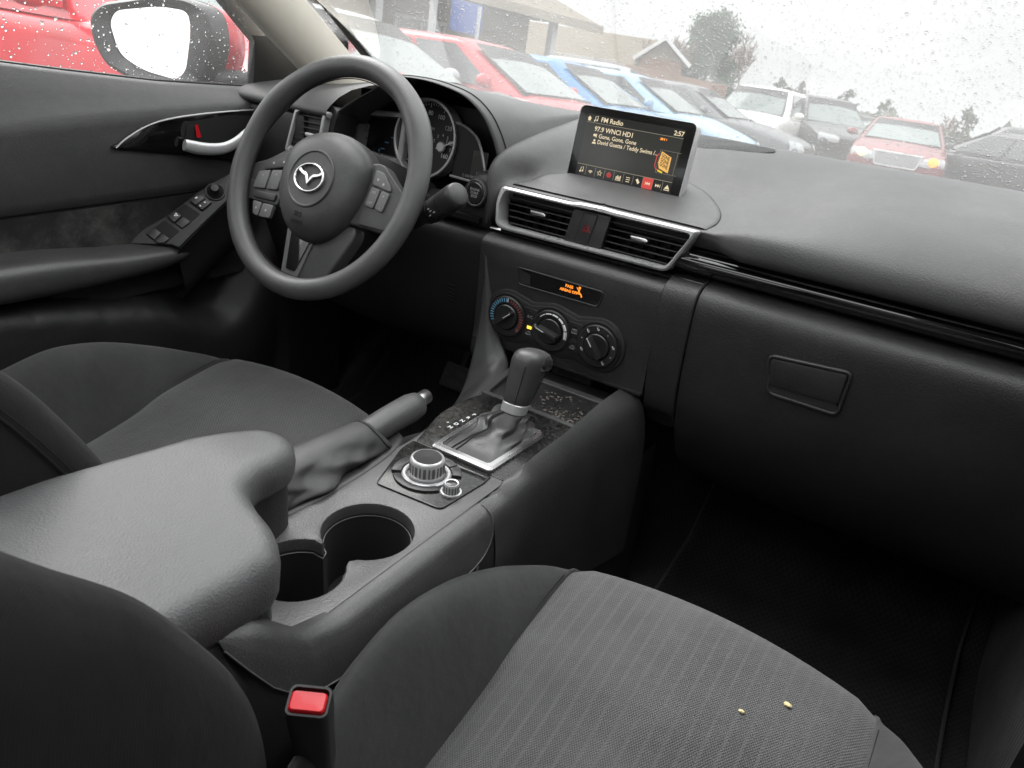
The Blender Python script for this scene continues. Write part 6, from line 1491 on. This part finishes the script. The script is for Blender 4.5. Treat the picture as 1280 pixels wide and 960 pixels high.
# ---- trees
M['bark'] = plastic('bare_bark', (.16, .125, .105), .9, 30, .5, mottle=.3); M['twig'] = simple('bare_twigs', (.24, .165, .135), .9); M['needle'] = plastic('evergreen_needles', (.05, .095, .055), .85, 8, 0, mottle=.5); M['scrub'] = plastic('far_foliage', (.13, .14, .11), .9, 3, 0, mottle=.4)
def bare_tree(name, label, x, y, h, seed, spread=.62, grp=None):
    random.seed(seed); t_ = thing(name, label, 'tree', E(x, y, 0), grp); tr_ = BM(); tw = BM()
    def branch(p, d, l, r_, lev):
        n_ = 4; pts = [p]; q = p.copy(); dd_ = d.copy()
        for i in range(n_): dd_ = (dd_ + V((random.gauss(0, .10), random.gauss(0, .10), random.gauss(.03, .06)))).normalized(); q = q + dd_ * (l / n_); pts.append(q.copy())
        tube(tr_ if lev < 2 else tw, pts, [lerp(r_, r_ * .55, i / n_) for i in range(n_ + 1)], 5 if lev < 2 else 3, cap=False)
        if lev >= 6: return
        for k in range(3 if lev < 4 else 3):
            i = random.choice((2, 3, 4)) if k else n_; ax_ = V((random.gauss(0, 1), random.gauss(0, 1), random.gauss(.15, .45))).normalized()
            nd_ = (dd_ * 1.0 + ax_ * spread * (1 if k else .5)).normalized(); branch(pts[i], nd_, l * random.uniform(.62, .82), max(.024, r_ * (.62 if k == 0 else .5)), lev + 1)
    branch(V((x, y, -.3)), V((0, 0, 1)), h * .27, h * .020, 0)
    E_obj('trunk', tr_, M['bark'], t_); E_obj('crown', tw, M['twig'], t_, smooth=False)
def leafy(name, label, x, y, h, w, seed, mat_, n=4200, grp=None, conical=True, sz=.16, z0=.3):
    random.seed(seed); t_ = thing(name, label, 'tree', E(x, y, 0), grp); bm = BM(); tube(bm, [V((x, y, -.5)), V((x, y, h * .5)), V((x, y, h * .93))], [h * .022, h * .016, .02], 7); E_obj('trunk', bm, M['bark'], t_)
    clumps = []
    for k in range(90):
        v_ = random.random() ** 1.5; rr = (w * (1 - v_) ** .75 + .12 * w) if conical else w * sqrt(max(.02, 1 - (2 * v_ - 1) ** 2)); a = random.uniform(0, 2 * pi); q = rr * random.uniform(.45, 1.0) * (1 + .18 * sin(3 * a + seed))
        clumps.append((V((x + q * cos(a), y + q * sin(a), z0 + v_ * (h - z0))), w * random.uniform(.16, .34)))
    bm = BM()
    for k in range(n):
        c, rad = random.choice(clumps); o_ = V((random.gauss(0, .5), random.gauss(0, .5), random.gauss(0, .45))) * rad; p = c + o_
        a = V((random.gauss(0, 1), random.gauss(0, 1), random.gauss(0, 1))).normalized(); b_ = a.orthogonal().normalized(); s = sz * random.uniform(.5, 1.2)
        bm.faces.new([bm.verts.new(p + a * s), bm.verts.new(p + b_ * s * .45), bm.verts.new(p - a * s), bm.verts.new(p - b_ * s * .45)])
    E_obj('crown', bm, mat_, t_, smooth=False, recalc=False)
p = epos(890, 60, 54); zt = epos(890, 18, 54).z; leafy('evergreen_tree', 'dark green evergreen tree between two bare trees', p.x, p.y, zt, 2.45, 4, M['needle'], 30000, sz=.12)
p = epos(838, 60, 50); zt = epos(838, -4, 50).z; bare_tree('bare_tree', 'bare brown tree behind the gabled house', p.x, p.y, zt * 1.02, 12)
p = epos(926, 60, 60); zt = epos(926, 22, 60).z; bare_tree('bare_tree', 'bare brown tree on the open side of the evergreen', p.x, p.y, zt * 1.04, 21)
FT = 'small trees on the skyline'
for k, (px, py, r_, w, lab) in enumerate(((982, 100, 75, 1.7, 'small rounded tree on the skyline over the white SUV'), (1004, 104, 78, 1.5, 'small tree on the skyline over the roof end of the white SUV'), (1062, 114, 70, 1.6, 'small dark tree on the skyline over the black cars'), (1212, 138, 60, 2.0, 'dark tree on the skyline beside the red sedan roof'), (1110, 128, 90, 2.2, 'low faint tree behind the red sedan'))):
    p = epos(px, py, r_); leafy('skyline_tree', lab, p.x, p.y, p.z, w * .5, 30 + k, M['scrub'], 900, FT, k == 3, .22, max(.2, p.z - 3.4))
for k, (px, py, r_, lab) in enumerate(((1196, 122, 62, 'thin bare tree beside the dark skyline tree'), (1255, 150, 55, 'bare tree at the end of the skyline over the black car'))):
    p = epos(px, py, r_); bare_tree('bare_tree', lab, p.x, p.y, p.z, 40 + k, .7, FT)
random.seed(9); bm = BM()   # far hedge line that closes the lot
for k in range(5200):
    t = random.random(); px = lerp(930, 1500, t); r_ = lerp(95, 80, t) + random.uniform(-4, 4); p = epos(px, 130, r_); h = 2.3 + 1.3 * sin(px * .05) * sin(px * .021) + .5 * sin(px * .13); z = random.uniform(0, 1) * h
    a = V((random.gauss(0, 1), random.gauss(0, 1), random.gauss(0, 1))).normalized(); b_ = a.orthogonal(); s = random.uniform(.25, .6); c = V((p.x, p.y, z))
    bm.faces.new([bm.verts.new(c + a * s), bm.verts.new(c + b_ * s * .6), bm.verts.new(c - a * s), bm.verts.new(c - b_ * s * .6)])
E_obj('treeline', bm, M['scrub'], None, smooth=False, recalc=False, kind='stuff')
# ================================================================== SKY, LIGHT, CAMERA
SKYG = 28.0
w = bpy.data.worlds.new('World'); sc.world = w; w.use_nodes = True; t = w.node_tree; bg = t.nodes['Background']
sky = N(t, 'ShaderNodeTexSky'); sky.sky_type = 'NISHITA'; sky.sun_disc = False; sky.sun_elevation = R(46); sky.sun_rotation = R(-68); sky.air_density = 1.0; sky.dust_density = 4.0
hs_ = N(t, 'ShaderNodeHueSaturation'); hs_.inputs['Saturation'].default_value = .12; L(t, sky.outputs[0], hs_.inputs['Color'])
# overcast: brighter overhead than at the horizon, softly clouded
tc = N(t, 'ShaderNodeTexCoord'); sp3 = N(t, 'ShaderNodeSeparateXYZ'); L(t, tc.outputs['Generated'], sp3.inputs[0])
rz = ramp(t, sp3.outputs[2], [(0.0, (.43, .43, .43)), (.10, (.455, .455, .45)), (.3, (.62, .62, .62)), (.7, (1.02, 1.02, 1.02)), (1.0, (1.3, 1.3, 1.3))])
cn = N(t, 'ShaderNodeTexNoise', Scale=3.2, Detail=6.0, Roughness=.55); mpw = N(t, 'ShaderNodeMapping'); mpw.inputs['Scale'].default_value = (1, 1, 3.5); L(t, tc.outputs['Generated'], mpw.inputs[0]); L(t, mpw.outputs[0], cn.inputs['Vector'])
cr2 = ramp(t, cn.outputs[0], [(.3, (.90, .90, .91)), (.7, (1.06, 1.06, 1.05))])
mm = N(t, 'ShaderNodeMix', data_type='RGBA', blend_type='MULTIPLY'); mm.inputs[0].default_value = 1; L(t, rz.outputs[0], mm.inputs[6]); L(t, cr2.outputs[0], mm.inputs[7])
mk = N(t, 'ShaderNodeMix', data_type='RGBA', blend_type='MULTIPLY'); mk.inputs[0].default_value = 1; L(t, mm.outputs[2], mk.inputs[6]); mk.inputs[7].default_value = (SKYG * .975, SKYG, SKYG * 1.015, 1)
mx = N(t, 'ShaderNodeMix', data_type='RGBA'); mx.inputs[0].default_value = .85; L(t, hs_.outputs[0], mx.inputs[6]); L(t, mk.outputs[2], mx.inputs[7])
L(t, mx.outputs[2], bg.inputs['Color']); bg.inputs['Strength'].default_value = .15
sun = bpy.data.lights.new('sun', 'SUN'); sun.energy = 3.2; sun.angle = R(40); sun.color = (1, .985, .965)
so = bpy.data.objects.new('sun', sun); COL.objects.link(so); el, az_ = R(46), R(-68)
dirv = V((sin(az_) * cos(el), cos(az_) * cos(el), sin(el))); so.rotation_euler = dirv.to_track_quat('Z', 'Y').to_euler(); so.location = (-2, 4, 8)
cam = bpy.data.cameras.new('camera'); co = bpy.data.objects.new('camera', cam); COL.objects.link(co); sc.camera = co
cam.sensor_width = 36; cam.sensor_fit = 'HORIZONTAL'; cam.lens = FPX / 1280 * 36; cam.clip_start = .02; cam.clip_end = 3000
co.matrix_world = Matrix((( CR.x, CU.x, -CF.x, CAM.x), (CR.y, CU.y, -CF.y, CAM.y), (CR.z, CU.z, -CF.z, CAM.z), (0, 0, 0, 1)))
cam.dof.use_dof = True; cam.dof.focus_distance = .95; cam.dof.aperture_fstop = 14
sc.view_settings.view_transform = 'Standard'; sc.view_settings.look = 'None'; sc.view_settings.exposure = 0; sc.view_settings.gamma = 1
sc.render.engine = 'CYCLES'; cy = sc.cycles; cy.use_denoising = True
try: cy.denoiser = 'OPENIMAGEDENOISE'
except Exception: pass
cy.max_bounces = 10; cy.transparent_max_bounces = 16; cy.transmission_bounces = 8; cy.diffuse_bounces = 4; cy.glossy_bounces = 4; cy.caustics_reflective = False; cy.caustics_refractive = False; cy.sample_clamp_indirect = 6
